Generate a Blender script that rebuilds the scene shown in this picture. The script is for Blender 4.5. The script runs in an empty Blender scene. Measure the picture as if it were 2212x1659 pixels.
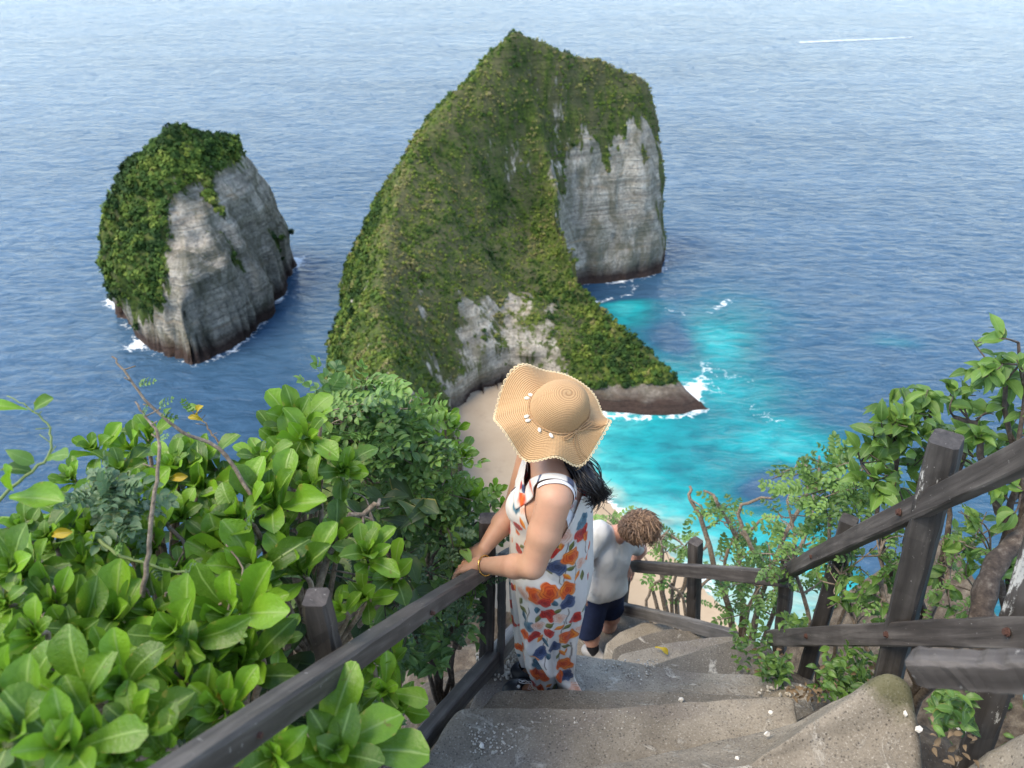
import bpy, bmesh, math, random
import numpy as np
from mathutils import Vector, Matrix

random.seed(7)
RNG = np.random.default_rng(11)
SC = bpy.context.scene
COL = SC.collection

# ------------------------------------------------------------------ camera
CZ = 150.0                                   # height of the viewpoint above the sea
PITCH = math.radians(33.0)
FU = 1641.7                                  # focal length in units of a 2212 px wide picture
cam_data = bpy.data.cameras.new('camera')
cam = bpy.data.objects.new('camera', cam_data)
COL.objects.link(cam)
cam.location = (0, 0, CZ)
cam.rotation_euler = (math.pi / 2 - PITCH, 0, 0)
cam_data.sensor_width = 36.0
cam_data.lens = 36.0 * FU / 2212.0
cam_data.clip_start = 0.05
cam_data.clip_end = 60000.0
cam_data.dof.use_dof = True
cam_data.dof.focus_distance = 2.75
cam_data.dof.aperture_fstop = 4.0
SC.camera = cam
SC.render.resolution_x, SC.render.resolution_y = 1024, 768

# ------------------------------------------------------------------ sky, sun, exposure
SUN_EL, SUN_AZ = math.radians(58), math.radians(-105)     # azimuth from +Y, negative = left
world = bpy.data.worlds.new('World')
SC.world = world
world.use_nodes = True
wn = world.node_tree.nodes
wl = world.node_tree.links
for n in list(wn):
    wn.remove(n)
w_out = wn.new('ShaderNodeOutputWorld')
w_bg = wn.new('ShaderNodeBackground')
w_sky = wn.new('ShaderNodeTexSky')
w_sky.sky_type = 'NISHITA'
w_sky.sun_disc = False
w_sky.sun_elevation = SUN_EL
w_sky.sun_rotation = SUN_AZ
w_sky.air_density = 1.0
w_sky.altitude = 150.0
w_sky.dust_density = 0.1
w_sky.ozone_density = 1.0
w_bg.inputs['Strength'].default_value = 0.125
w_hsv = wn.new('ShaderNodeHueSaturation')          # thin high cloud takes most of the blue out of the sky
w_hsv.inputs['Saturation'].default_value = 0.85
wl.new(w_sky.outputs['Color'], w_hsv.inputs['Color'])
wl.new(w_hsv.outputs['Color'], w_bg.inputs['Color'])
wl.new(w_bg.outputs['Background'], w_out.inputs['Surface'])
sun_data = bpy.data.lights.new('sun', 'SUN')
sun_data.energy = 1.5
sun_data.angle = math.radians(35)
sun_data.color = (1.0, 0.86, 0.66)
sun = bpy.data.objects.new('sun', sun_data)
COL.objects.link(sun)
sdir = Vector((math.sin(SUN_AZ) * math.cos(SUN_EL), math.cos(SUN_AZ) * math.cos(SUN_EL), math.sin(SUN_EL)))
sun.rotation_euler = (-sdir).to_track_quat('-Z', 'Y').to_euler()
sun.location = (0, 0, CZ + 30)

SC.view_settings.view_transform = 'Standard'
SC.view_settings.look = 'None'
SC.view_settings.gamma = 1.0
SC.view_settings.use_curve_mapping = False
SC.view_settings.exposure = 1.88
SC.render.engine = 'CYCLES'
SC.cycles.use_denoising = True
SC.cycles.max_bounces = 6
SC.cycles.diffuse_bounces = 3
SC.cycles.glossy_bounces = 3
SC.cycles.transparent_max_bounces = 6
SC.cycles.caustics_reflective = False
SC.cycles.caustics_refractive = False

# ------------------------------------------------------------------ helpers
CP, SP = math.cos(PITCH), math.sin(PITCH)
CAM = np.array([0.0, 0.0, CZ])


def ray(u, v):
    x = (u - 1106.0) / FU
    y = (v - 829.5) / FU
    return np.array([x, CP - y * SP, -SP - y * CP])


def at(u, v, d):
    """world point seen at picture position u, v and distance d along the view axis"""
    return CAM + ray(u, v) * d


def at_z(u, v, z):
    """world point seen at u, v on the level z metres below (negative) the viewpoint"""
    r = ray(u, v)
    return CAM + r * (z / r[2])


def _hash(ix, iy, iz, seed):
    h = (ix.astype(np.int64) * 374761393 + iy.astype(np.int64) * 668265263 + iz.astype(np.int64) * 2147483647 + seed * 974711) & 0xffffffff
    h = ((h ^ (h >> 13)) * 1274126177) & 0xffffffff
    h = ((h ^ (h >> 16)) * 2246822519) & 0xffffffff
    h = h ^ (h >> 15)
    return (h & 0xffff) / 32767.5 - 1.0


def vnoise(p, scale=1.0, seed=0):
    """value noise in -1..1 at points p (n,3)"""
    q = np.asarray(p, float) * scale
    i = np.floor(q)
    f = q - i
    f = f * f * (3 - 2 * f)
    i = i.astype(np.int64)
    x, y, z = i[:, 0], i[:, 1], i[:, 2]
    fx, fy, fz = f[:, 0], f[:, 1], f[:, 2]
    r = 0
    for dx in (0, 1):
        wx = fx if dx else 1 - fx
        for dy in (0, 1):
            wy = fy if dy else 1 - fy
            for dz in (0, 1):
                wz = fz if dz else 1 - fz
                r = r + wx * wy * wz * _hash(x + dx, y + dy, z + dz, seed)
    return r


def fbm(p, scale=1.0, seed=0, octaves=4, gain=0.5):
    a, s, r, tot = 1.0, scale, 0.0, 0.0
    for k in range(octaves):
        r = r + a * vnoise(p, s, seed + k * 17)
        tot += a
        a *= gain
        s *= 2.03
    return r / tot


def sstep(a, b, x):
    t = np.clip((x - a) / (b - a), 0, 1)
    return t * t * (3 - 2 * t)


def tag(o, label=None, cat=None, group=None, kind=None):
    if label:
        o['label'] = label
    if cat:
        o['category'] = cat
    if group:
        o['group'] = group
    if kind:
        o['kind'] = kind
    return o


def empty(name, loc=(0, 0, 0)):
    o = bpy.data.objects.new(name, None)
    o.empty_display_size = 0.1
    o.location = loc
    COL.objects.link(o)
    return o


def parent_to(o, par):
    if par is not None:
        o.parent = par
        o.matrix_parent_inverse = Matrix.Translation(par.location).inverted() if par.type == 'EMPTY' else Matrix()


def link(name, me, mat=None, par=None):
    if mat is not None and not me.materials:
        me.materials.append(mat)
    o = bpy.data.objects.new(name, me)
    COL.objects.link(o)
    parent_to(o, par)
    return o


def mesh_data(name, verts, faces, smooth=True):
    me = bpy.data.meshes.new(name)
    verts = np.ascontiguousarray(verts, dtype=np.float32).reshape(-1, 3)
    if isinstance(faces, np.ndarray):
        nf, k = faces.shape
        me.vertices.add(len(verts))
        me.vertices.foreach_set('co', verts.ravel())
        me.loops.add(nf * k)
        me.loops.foreach_set('vertex_index', np.ascontiguousarray(faces, dtype=np.int32).ravel())
        me.polygons.add(nf)
        me.polygons.foreach_set('loop_start', np.arange(0, nf * k, k, dtype=np.int32))
        me.update(calc_edges=True)
        me.validate()
    else:
        me.from_pydata([tuple(map(float, q)) for q in verts], [], faces)
        me.update()
    if smooth:
        me.polygons.foreach_set('use_smooth', np.ones(len(me.polygons), dtype=bool))
    return me


def build(name, verts, faces, mat, par=None, smooth=True):
    return link(name, mesh_data(name, verts, faces, smooth), mat, par)


def vattr(me, name, values):
    a = me.attributes.new(name, 'FLOAT', 'POINT')
    a.data.foreach_set('value', np.ascontiguousarray(values, dtype=np.float32))


def vcolor(me, name, rgb):
    a = me.color_attributes.new(name, 'FLOAT_COLOR', 'POINT')
    c = np.ones((len(rgb), 4), np.float32)
    c[:, :3] = rgb
    a.data.foreach_set('color', c.ravel())


def grid_faces(nu, nv, wrap_u=False, off=0):
    """quads of an nv rows x nu columns grid"""
    cu = nu if wrap_u else nu - 1
    j, i = np.meshgrid(np.arange(nv - 1), np.arange(cu), indexing='ij')
    i2 = (i + 1) % nu
    return (np.stack([j * nu + i, j * nu + i2, (j + 1) * nu + i2, (j + 1) * nu + i], -1).reshape(-1, 4) + off)


class MB:
    """collects pieces of geometry that make up ONE part"""

    def __init__(self):
        self.v, self.f, self.n = [], [], 0

    def add(self, v, f):
        v = np.asarray(v, float).reshape(-1, 3)
        self.v.append(v)
        self.f += [tuple(int(k) + self.n for k in q) for q in f]
        self.n += len(v)
        return self

    def tube(self, pts, rad, seg=8, cap=True):
        pts = np.asarray(pts, float)
        n = len(pts)
        rad = np.full(n, rad) if np.isscalar(rad) else np.asarray(rad, float)
        t = np.gradient(pts, axis=0)
        t /= np.linalg.norm(t, axis=1)[:, None] + 1e-12
        ref = np.array([0.31, 0.17, 0.93])
        if abs(t[0] @ ref) > 0.9:
            ref = np.array([0.9, 0.3, 0.1])
        a = np.cross(t[0], ref)
        a /= np.linalg.norm(a)
        rows = []
        ang = np.arange(seg) * 2 * math.pi / seg
        for k in range(n):
            a = a - t[k] * (a @ t[k])
            a /= np.linalg.norm(a) + 1e-12
            b = np.cross(t[k], a)
            rows.append(pts[k] + rad[k] * (np.cos(ang)[:, None] * a + np.sin(ang)[:, None] * b))
        v = np.concatenate(rows)
        f = [tuple(q) for q in grid_faces(seg, n, True)]
        if cap:
            f.append(tuple(range(seg - 1, -1, -1)))
            f.append(tuple(range((n - 1) * seg, n * seg)))
        return self.add(v, f)

    def build(self, name, mat, par=None, smooth=True):
        return build(name, np.concatenate(self.v), self.f, mat, par, smooth)


def spline(pts, n):
    """smooth curve through points, n samples"""
    p = np.asarray(pts, float)
    if len(p) < 3:
        t = np.linspace(0, 1, n)[:, None]
        return p[0] * (1 - t) + p[-1] * t
    p = np.concatenate([[2 * p[0] - p[1]], p, [2 * p[-1] - p[-2]]])
    m = len(p) - 3
    out = []
    for s in np.linspace(0, m, n):
        k = min(int(s), m - 1)
        t = s - k
        a, b, c, d = p[k:k + 4]
        out.append(0.5 * ((2 * b) + (-a + c) * t + (2 * a - 5 * b + 4 * c - d) * t * t + (-a + 3 * b - 3 * c + d) * t ** 3))
    return np.array(out)


# ---- node helpers
class NT:
    def __init__(self, name, spec=None):
        self.m = bpy.data.materials.new(name)
        self.m.use_nodes = True
        self.t = self.m.node_tree
        self.b = self.t.nodes['Principled BSDF']
        self.out = self.t.nodes['Material Output']

    def n(self, typ, **kw):
        nd = self.t.nodes.new(typ)
        for k, v in kw.items():
            if k.startswith('i_'):
                nd.inputs[k[2:].replace('_', ' ')].default_value = v
            else:
                setattr(nd, k, v)
        return nd

    def l(self, a, b):
        self.t.links.new(a, b)

    def coord(self, kind='Object', scale=(1, 1, 1), rot=(0, 0, 0)):
        c = self.n('ShaderNodeTexCoord')
        mp = self.n('ShaderNodeMapping')
        mp.inputs['Scale'].default_value = scale
        mp.inputs['Rotation'].default_value = rot
        self.l(c.outputs[kind], mp.inputs['Vector'])
        return mp.outputs['Vector']

    def noise(self, vec, scale, detail=4, rough=0.55, dist=0.0, out='Fac'):
        nd = self.n('ShaderNodeTexNoise')
        nd.inputs['Scale'].default_value = scale
        nd.inputs['Detail'].default_value = detail
        nd.inputs['Roughness'].default_value = rough
        nd.inputs['Distortion'].default_value = dist
        if vec is not None:
            self.l(vec, nd.inputs['Vector'])
        return nd.outputs[out]

    def voro(self, vec, scale, feature='F1', out='Distance', rand=1.0):
        nd = self.n('ShaderNodeTexVoronoi', feature=feature)
        nd.inputs['Scale'].default_value = scale
        nd.inputs['Randomness'].default_value = rand
        if vec is not None:
            self.l(vec, nd.inputs['Vector'])
        return nd.outputs[out]

    def ramp(self, fac, stops, interp='LINEAR'):
        nd = self.n('ShaderNodeValToRGB')
        cr = nd.color_ramp
        cr.interpolation = interp
        while len(cr.elements) < len(stops):
            cr.elements.new(0.5)
        for e, (p, c) in zip(cr.elements, stops):
            e.position = p
            e.color = (c, c, c, 1) if np.isscalar(c) else (*c, 1)
        self.l(fac, nd.inputs['Fac'])
        return nd.outputs['Color']

    def math(self, op, a, b=None, clamp=False):
        nd = self.n('ShaderNodeMath', operation=op, use_clamp=clamp)
        for k, x in enumerate((a, b)):
            if x is None:
                continue
            if hasattr(x, 'is_linked') or isinstance(x, bpy.types.NodeSocket):
                self.l(x, nd.inputs[k])
            else:
                nd.inputs[k].default_value = x
        return nd.outputs[0]

    def mix(self, fac, a, b, blend='MIX'):
        nd = self.n('ShaderNodeMix', data_type='RGBA', blend_type=blend)
        for sock, x in ((nd.inputs[0], fac), (nd.inputs[6], a), (nd.inputs[7], b)):
            if isinstance(x, bpy.types.NodeSocket):
                self.l(x, sock)
            elif np.isscalar(x):
                sock.default_value = x if sock.type == 'VALUE' else (x, x, x, 1)
            else:
                sock.default_value = (*x, 1)
        return nd.outputs[2]

    def attr(self, name, out='Fac'):
        nd = self.n('ShaderNodeAttribute', attribute_name=name)
        return nd.outputs[out]

    def bump(self, h, strength=0.3, dist=0.02, normal=None):
        nd = self.n('ShaderNodeBump')
        nd.inputs['Strength'].default_value = strength
        nd.inputs['Distance'].default_value = dist
        self.l(h, nd.inputs['Height'])
        if normal is not None:
            self.l(normal, nd.inputs['Normal'])
        return nd.outputs['Normal']

    def set(self, **kw):
        for k, v in kw.items():
            s = self.b.inputs[k.replace('_', ' ')]
            if isinstance(v, bpy.types.NodeSocket):
                self.l(v, s)
            elif s.type == 'RGBA' and not np.isscalar(v):
                s.default_value = (*v, 1)
            else:
                s.default_value = v
        return self


def flat(name, rgb, rough=0.6, spec=0.4, vary=0.15, scale=30.0):
    """plain procedural material with a little mottling"""
    m = NT(name)
    f = m.noise(m.coord('Object'), scale, 4)
    c = m.mix(f, tuple(x * (1 - vary) for x in rgb), tuple(min(1, x * (1 + vary)) for x in rgb))
    m.set(Base_Color=c, Roughness=rough)
    m.b.inputs['Specular IOR Level'].default_value = spec
    return m.m

# ================================================================== LAND AND SEA
def seg_dist(px, py, pts, closed):
    """distance to a polyline, and a field interpolated along it (third column)"""
    pts = np.asarray(pts, float)
    n = len(pts)
    best = np.full(px.shape, 1e9)
    wsum = np.zeros(px.shape)
    hsum = np.zeros(px.shape)
    for k in range(n if closed else n - 1):
        a, b = pts[k], pts[(k + 1) % n]
        d = b[:2] - a[:2]
        L = d @ d + 1e-9
        t = np.clip(((px - a[0]) * d[0] + (py - a[1]) * d[1]) / L, 0, 1)
        ds = np.hypot(px - a[0] - t * d[0], py - a[1] - t * d[1])
        best = np.minimum(best, ds)
        if pts.shape[1] > 2:
            w = math.sqrt(L) / (ds + 1.0) ** 3
            wsum += w
            hsum += w * (a[2] + t * (b[2] - a[2]))
    return best, (hsum / wsum if pts.shape[1] > 2 else None)


def inside(px, py, poly):
    poly = np.asarray(poly, float)
    r = np.zeros(px.shape, bool)
    n = len(poly)
    for k in range(n):
        x1, y1 = poly[k]
        x2, y2 = poly[(k + 1) % n]
        c = ((y1 > py) != (y2 > py)) & (px < (x2 - x1) * (py - y1) / (y2 - y1 + 1e-12) + x1)
        r ^= c
    return r


LAND = [(-70, -30), (-66, 30), (-62, 80), (-62, 130), (-63, 180), (-66, 225), (-71, 280), (-74, 330), (-62, 372), (-30, 392),
        (10, 396), (50, 388), (73, 362), (74, 342), (71, 327), (60, 321), (46, 317), (34, 315), (24, 305), (19, 290), (25, 272), (36, 256),
        (50, 240), (62, 226), (68, 216), (60, 212.5), (45, 211), (32, 212), (22, 214), (10, 219), (0, 222), (-10, 217), (-19, 208),
        (-17, 190), (-15, 172), (-12, 150), (-8, 120), (0, 95), (12, 80), (35, 66), (70, 58), (110, 50), (180, 40), (180, -30)]
CRESTS = [
    [(-60, -8, 140), (180, -8, 140)],
    [(-10, 0, 140), (-12, 20, 118), (-14, 45, 104), (-16, 80, 82), (-20, 120, 60), (-28, 155, 49), (-36, 182, 45), (-40, 215, 46), (-42, 250, 55),
     (-37, 285, 69), (-20, 310, 85), (0.7, 331, 104), (20, 340, 95), (36, 345, 90), (52, 349, 85), (60, 352, 79)],
    [(0.7, 331, 104), (10, 322, 78), (17, 308, 52), (18, 288, 42), (26, 262, 28), (42, 243, 17), (56, 226, 9)],
]
COAST2 = [(-143, 259), (-132, 250), (-119, 246.5), (-110, 254), (-106, 268), (-104, 284), (-103, 305), (-104, 325), (-107, 342), (-120, 352), (-140, 350),
          (-158, 335), (-168, 315), (-170, 300), (-163, 283), (-152, 270)]
CREST2 = [[(-128, 272, 50), (-131, 285, 66), (-129, 300, 75), (-121, 318, 66), (-118, 332, 56)]]


def land_height(X, Y, coast, crests, expo, seed):
    dc, _ = seg_dist(X, Y, coast, True)
    ins = inside(X, Y, coast)
    hs = np.zeros(X.shape)
    ws = np.zeros(X.shape)
    dr = np.full(X.shape, 1e9)
    for c in crests:
        d, h = seg_dist(X, Y, c, False)
        w = 1 / (d + 0.5) ** 2.5
        hs += w * h
        ws += w
        dr = np.minimum(dr, d)
    H = hs / ws
    s = dc / (dc + dr + 1e-6)
    g = 0.10 * np.clip(dc / 2.2, 0, 1) + 0.90 * (1 - (1 - s) ** 1.3) ** expo
    return np.where(ins, H * g, -1.6 * np.minimum(dc, 4.0)), dc, s, ins


# ---- rock and green of the cliffs
def cliff_material(name):
    m = NT(name)
    co = m.coord('Object')
    geo = m.n('ShaderNodeNewGeometry')
    sep = m.n('ShaderNodeSeparateXYZ')
    m.l(geo.outputs['Position'], sep.inputs[0])
    strata = m.noise(m.coord('Object', (0.035, 0.035, 0.55), (0.10, 0.14, 0)), 1.0, 6, 0.62, 0.6)
    blotch = m.noise(co, 0.09, 5, 0.6)
    fine = m.noise(co, 0.8, 5, 0.65)
    rock = m.ramp(strata, [(0.26, (0.11, 0.098, 0.082)), (0.38, (0.27, 0.24, 0.195)), (0.52, (0.42, 0.38, 0.31)), (0.75, (0.54, 0.50, 0.42))])
    rock = m.mix(m.ramp(blotch, [(0.48, 0.0), (0.66, 0.7)]), rock, (0.20, 0.19, 0.165))
    rock = m.mix(m.ramp(fine, [(0.35, 0.6), (0.55, 0.0)]), rock, (0.08, 0.072, 0.06))
    film = m.ramp(m.noise(m.coord('Object', (0.11, 0.11, 0.045)), 1.0, 7, 0.68, 0.8), [(0.44, 0.0), (0.60, 0.8)])
    rock = m.mix(film, rock, (0.11, 0.105, 0.070))
    rock = m.mix(m.ramp(m.noise(m.coord('Object', (0.05, 0.05, 0.3)), 1.0, 5, 0.6, 1.2), [(0.58, 0.0), (0.68, 0.5)]), rock, (0.33, 0.25, 0.16))
    # dark, weed-stained foot of the cliff where the waves reach
    wet = m.math('ADD', sep.outputs['Z'], m.math('MULTIPLY', m.noise(co, 0.12, 3), -5.0))
    wetf = m.ramp(m.math('MULTIPLY', m.math('ADD', wet, 5.0), 0.055), [(0.30, 1.0), (0.62, 0.0)])
    rock = m.mix(wetf, rock, m.mix(fine, (0.025, 0.016, 0.014), (0.085, 0.058, 0.046)))
    g1 = m.noise(co, 0.11, 5, 0.6)
    g2 = m.noise(co, 0.9, 4, 0.6)
    green = m.ramp(g1, [(0.3, (0.030, 0.052, 0.010)), (0.45, (0.060, 0.090, 0.018)), (0.58, (0.095, 0.128, 0.024)), (0.72, (0.135, 0.145, 0.042))])
    green = m.mix(m.ramp(g2, [(0.38, 0.8), (0.6, 0.0)]), green, (0.028, 0.045, 0.014))
    dry = m.ramp(m.math('ADD', m.noise(m.coord('Object', (0.32, 0.32, 0.05)), 1.0, 5, 0.65), m.math('MULTIPLY', m.attr('dry'), 0.13)), [(0.5, 0.0), (0.70, 0.85)])
    green = m.mix(dry, green, (0.100, 0.095, 0.048))
    veg = m.attr('veg')
    vf = m.ramp(m.math('ADD', veg, m.math('MULTIPLY', m.math('SUBTRACT', m.noise(m.coord('Object', (0.5, 0.5, 0.16)), 1.0, 5, 0.65), 0.5), 1.5)), [(0.42, 0.0), (0.58, 1.0)])
    col = m.mix(vf, rock, green)
    h = m.math('ADD', m.math('MULTIPLY', strata, 1.2), m.math('MULTIPLY', fine, 0.5))
    m.set(Base_Color=col, Roughness=0.92, Normal=m.bump(h, 0.8, 1.4))
    m.b.inputs['Specular IOR Level'].default_value = 0.15
    return m.m


CLIFF_MAT = cliff_material('cliff_rock')


def clump_material(name):
    m = NT(name)
    v = m.attr('tone')
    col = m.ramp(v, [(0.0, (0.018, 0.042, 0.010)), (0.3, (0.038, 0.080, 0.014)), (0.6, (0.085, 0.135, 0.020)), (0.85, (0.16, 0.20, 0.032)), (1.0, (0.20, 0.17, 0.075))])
    m.set(Base_Color=col, Roughness=0.8)
    m.b.inputs['Specular IOR Level'].default_value = 0.2
    return m.m


CLUMP_MAT = clump_material('hill_scrub')


def scrub(name, P, N, size, tone, par, tris=26):
    """a cover of low bushes: every bush a loose ball of leaf-sprays"""
    n = len(P)
    d = RNG.normal(size=(n, tris, 3))
    d /= np.linalg.norm(d, axis=2)[:, :, None]
    d += N[:, None, :] * 0.45
    rad = size[:, None, None] * RNG.uniform(0.55, 1.0, (n, tris, 1))
    c = P[:, None, :] + d * rad * np.array([1, 1, 0.8])
    s = size[:, None, None] * RNG.uniform(0.35, 0.62, (n, tris, 1))
    a = RNG.normal(size=(n, tris, 3))
    a -= d * (a * d).sum(2)[:, :, None] * 0.8
    a /= np.linalg.norm(a, axis=2)[:, :, None]
    b = np.cross(d, a) + RNG.normal(size=(n, tris, 3)) * 0.35
    v = np.stack([c + a * s, c - a * s * 0.6 + b * s * 0.8, c - a * s * 0.6 - b * s * 0.8], 2).reshape(-1, 3)
    f = np.arange(len(v)).reshape(-1, 3)
    o = build(name, v, f, CLUMP_MAT, par, smooth=False)
    t = np.repeat(np.clip(tone[:, None] + RNG.uniform(-0.12, 0.12, (n, tris)), 0, 1).reshape(-1), 3)
    vattr(o.data, 'tone', t)
    o['kind'] = 'stuff'
    return o


def landform(name, coast, crests, x, y, expo, seed, vegfun, relief, nscrub, par=None):
    nx, ny = len(x), len(y)
    X, Y = np.meshgrid(x, y)
    wob = np.stack([X.ravel(), Y.ravel(), np.zeros(X.size)], 1)
    wx = X + (3.0 if seed < 20 else 5.5) * fbm(wob, 0.05, seed, 3).reshape(X.shape)
    wy = Y + (3.0 if seed < 20 else 5.5) * fbm(wob, 0.05, seed + 5, 3).reshape(X.shape)
    Z, dc, s, ins = land_height(wx, wy, coast, crests, expo, seed)
    for _ in range(2 if seed < 20 else 4):                   # soften the arrises of the form
        B = Z.copy()
        B[1:-1, 1:-1] = (Z[1:-1, 1:-1] * 2 + Z[:-2, 1:-1] + Z[2:, 1:-1] + Z[1:-1, :-2] + Z[1:-1, 2:]) / 6
        Z = np.where(dc > 2.0, B, Z)
    P = np.stack([X, Y, Z], -1).reshape(-1, 3)
    # gullies and ribs running down the slope
    amp = np.clip(Z.ravel() / 20, 0, 1) * (1 - s.ravel()) ** 0.3
    P[:, 2] += amp * relief * (fbm(P * np.array([1, 1, 0.12]), 0.11, seed + 9, 4) * 5.0)
    # surface normals
    V = P.reshape(ny, nx, 3)
    gy = np.gradient(V, axis=0)
    gx = np.gradient(V, axis=1)
    N = np.cross(gx, gy)
    N /= np.linalg.norm(N, axis=2)[:, :, None] + 1e-9
    N = N.reshape(-1, 3)
    steep = 1 - N[:, 2]
    hor = N.copy()
    hor[:, 2] = 0
    # ledges, overhangs and the notch cut by the waves
    above = np.clip((P[:, 2] - 0.5) / 3, 0, 1)
    led = fbm(P * np.array([0.25, 0.25, 1.6]), 0.16, seed + 21, 4)
    push = steep * above * (led * 2.6 * relief + 1.2 * fbm(P, 0.2, seed + 31, 3) + 3.0 * relief * fbm(P, 0.045, seed + 41, 3) + 1.0 * fbm(P * np.array([0.6, 0.6, 1.4]), 0.42, seed + 51, 2) + 1.6 * fbm(P * np.array([1, 1, 0.15]), 0.24, seed + 61, 3))
    push -= 2.2 * np.exp(-((P[:, 2] - 3.0) / 2.2) ** 2) * steep
    P += hor * push[:, None]
    return P, N, steep, X, Y, Z, dc, s


def finish_land(name, P, N, veg, nx, ny, label_mat):
    o = build(name, P, grid_faces(nx, ny), CLIFF_MAT)
    vattr(o.data, 'veg', veg)
    return o


hx = np.concatenate([np.arange(-90, 92, 1.05)])
hy = np.concatenate([np.arange(8, 150, 2.2), np.arange(150, 402, 1.05)])
P, N, steep, X, Y, Z, dc, s = landform('headland', LAND, CRESTS, hx, hy, 0.98, 3, None, 0.9, 0)
x0, y0, z0 = P[:, 0].copy(), P[:, 1].copy(), P[:, 2].copy()
# hollow arch above the beach
arch = np.exp(-((x0 - 2) / 15) ** 2) * (1 - sstep(8, 19, z0 + 3 * vnoise(P, 0.15, 4))) * np.exp(-((y0 - 219) / 15) ** 2) * (z0 > 0.3)
P[:, 1] += arch * 8
P[:, 2] = np.where((z0 > 0) & (z0 < 4), P[:, 2] * (1 - arch), P[:, 2])
nz = fbm(P * np.array([1, 1, 0.35]), 0.055, 77, 4)
veg = 1.05 - 0.5 * sstep(0.55, 0.9, steep) + 0.25 * nz
drip = fbm(P * np.array([1, 1, 0.22]), 0.17, 140, 5, 0.6)
white = sstep(13, 20, x0) * (1 - sstep(62, 68, x0 + 5 * nz)) * sstep(300, 312, y0) * (1 - sstep(44, 62, z0 + 46 * drip + 10 * nz - 0.35 * (x0 - 45))) * sstep(-0.1, 0.2, -N[:, 1])
veg -= 1.2 * white
veg += 0.9 * white * sstep(0.22, 0.5, fbm(P, 0.09, 150, 3)) * sstep(20, 34, z0)
foot = (1 - sstep(14, 46, z0 + 16 * nz + 22 * fbm(P * np.array([1, 1, 0.2]), 0.2, 166, 4))) * sstep(-30, -14, x0) * (1 - sstep(14, 26, x0)) * sstep(196, 206, y0) * (1 - sstep(252, 272, y0))
veg -= 0.62 * foot
veg -= 0.6 * np.exp(-((x0 + 36) / 6) ** 2) * np.exp(-((y0 - 158) / 9) ** 2) * 1.4
veg -= 1.4 * (1 - sstep(3.0, 7.5, z0 + 2 * nz))
# a shallow scatter of bare rock on the face
veg -= 0.8 * sstep(0.26, 0.5, fbm(P, 0.15, 120, 3)) * sstep(0.3, 0.6, steep) * (1 - sstep(50, 75, z0))
face = sstep(0.0, 0.35, N[:, 0] + 0.25 * nz) * sstep(190, 215, y0) * sstep(6, 16, z0)
streak_n = fbm(P * np.array([1, 1, 0.10]), 0.22, 160, 4)
veg -= face * (0.02 + 0.55 * streak_n) * (1 - 0.6 * sstep(60, 85, z0))
veg -= 0.7 * sstep(0.15, 0.5, fbm(P * np.array([1, 1, 0.3]), 0.14, 171, 4)) * face * (1 - sstep(26, 48, z0))
crest_d, _ = seg_dist(x0, y0, CRESTS[1], False)
dry_a = np.clip(face * (0.9 + streak_n) + 0.5 * np.exp(-(crest_d / 4) ** 2), 0, 1.5)
headland = build('headland', P, grid_faces(len(hx), len(hy)), CLIFF_MAT)
vattr(headland.data, 'dry', dry_a)
vattr(headland.data, 'veg', veg)
tag(headland, kind='structure', label='steep green headland ridge with white cliff face rising from the sea')


def scatter(P, N, veg, dens, smin, smax, seed, keep=lambda p: np.ones(len(p), bool)):
    ok = np.where((veg > 0.55) & (P[:, 2] > 4) & keep(P))[0]
    k = RNG.choice(ok, dens, replace=dens > len(ok))
    p = P[k] + RNG.uniform(-0.6, 0.6, (len(k), 3))
    tone = np.clip(0.5 + 0.75 * fbm(p, 0.06, seed, 3) + 0.45 * vnoise(p, 0.4, seed + 3), 0, 1.0)
    sz = smin + (smax - smin) * RNG.random(len(k)) ** 2.2
    return p, N[k], sz, tone


def in_view(P):
    return (P[:, 1] > 130)


p, n_, sz, tone = scatter(P, N, veg, 24000, 0.28, 0.85, 51, in_view)
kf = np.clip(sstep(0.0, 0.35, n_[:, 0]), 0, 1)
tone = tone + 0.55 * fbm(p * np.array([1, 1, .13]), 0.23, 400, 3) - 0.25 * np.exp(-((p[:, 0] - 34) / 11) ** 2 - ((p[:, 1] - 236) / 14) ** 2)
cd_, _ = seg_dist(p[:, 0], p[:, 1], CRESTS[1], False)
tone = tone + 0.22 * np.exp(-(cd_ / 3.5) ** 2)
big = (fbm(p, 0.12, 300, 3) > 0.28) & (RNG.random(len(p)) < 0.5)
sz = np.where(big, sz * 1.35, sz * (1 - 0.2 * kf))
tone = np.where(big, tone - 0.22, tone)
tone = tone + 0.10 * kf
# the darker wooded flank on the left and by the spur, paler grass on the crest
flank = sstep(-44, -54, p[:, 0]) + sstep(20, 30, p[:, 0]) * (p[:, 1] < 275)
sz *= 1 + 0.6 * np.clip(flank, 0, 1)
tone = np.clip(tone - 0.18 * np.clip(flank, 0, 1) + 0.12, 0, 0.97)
scrub('scrub', p, n_, sz, tone, headland)

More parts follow.
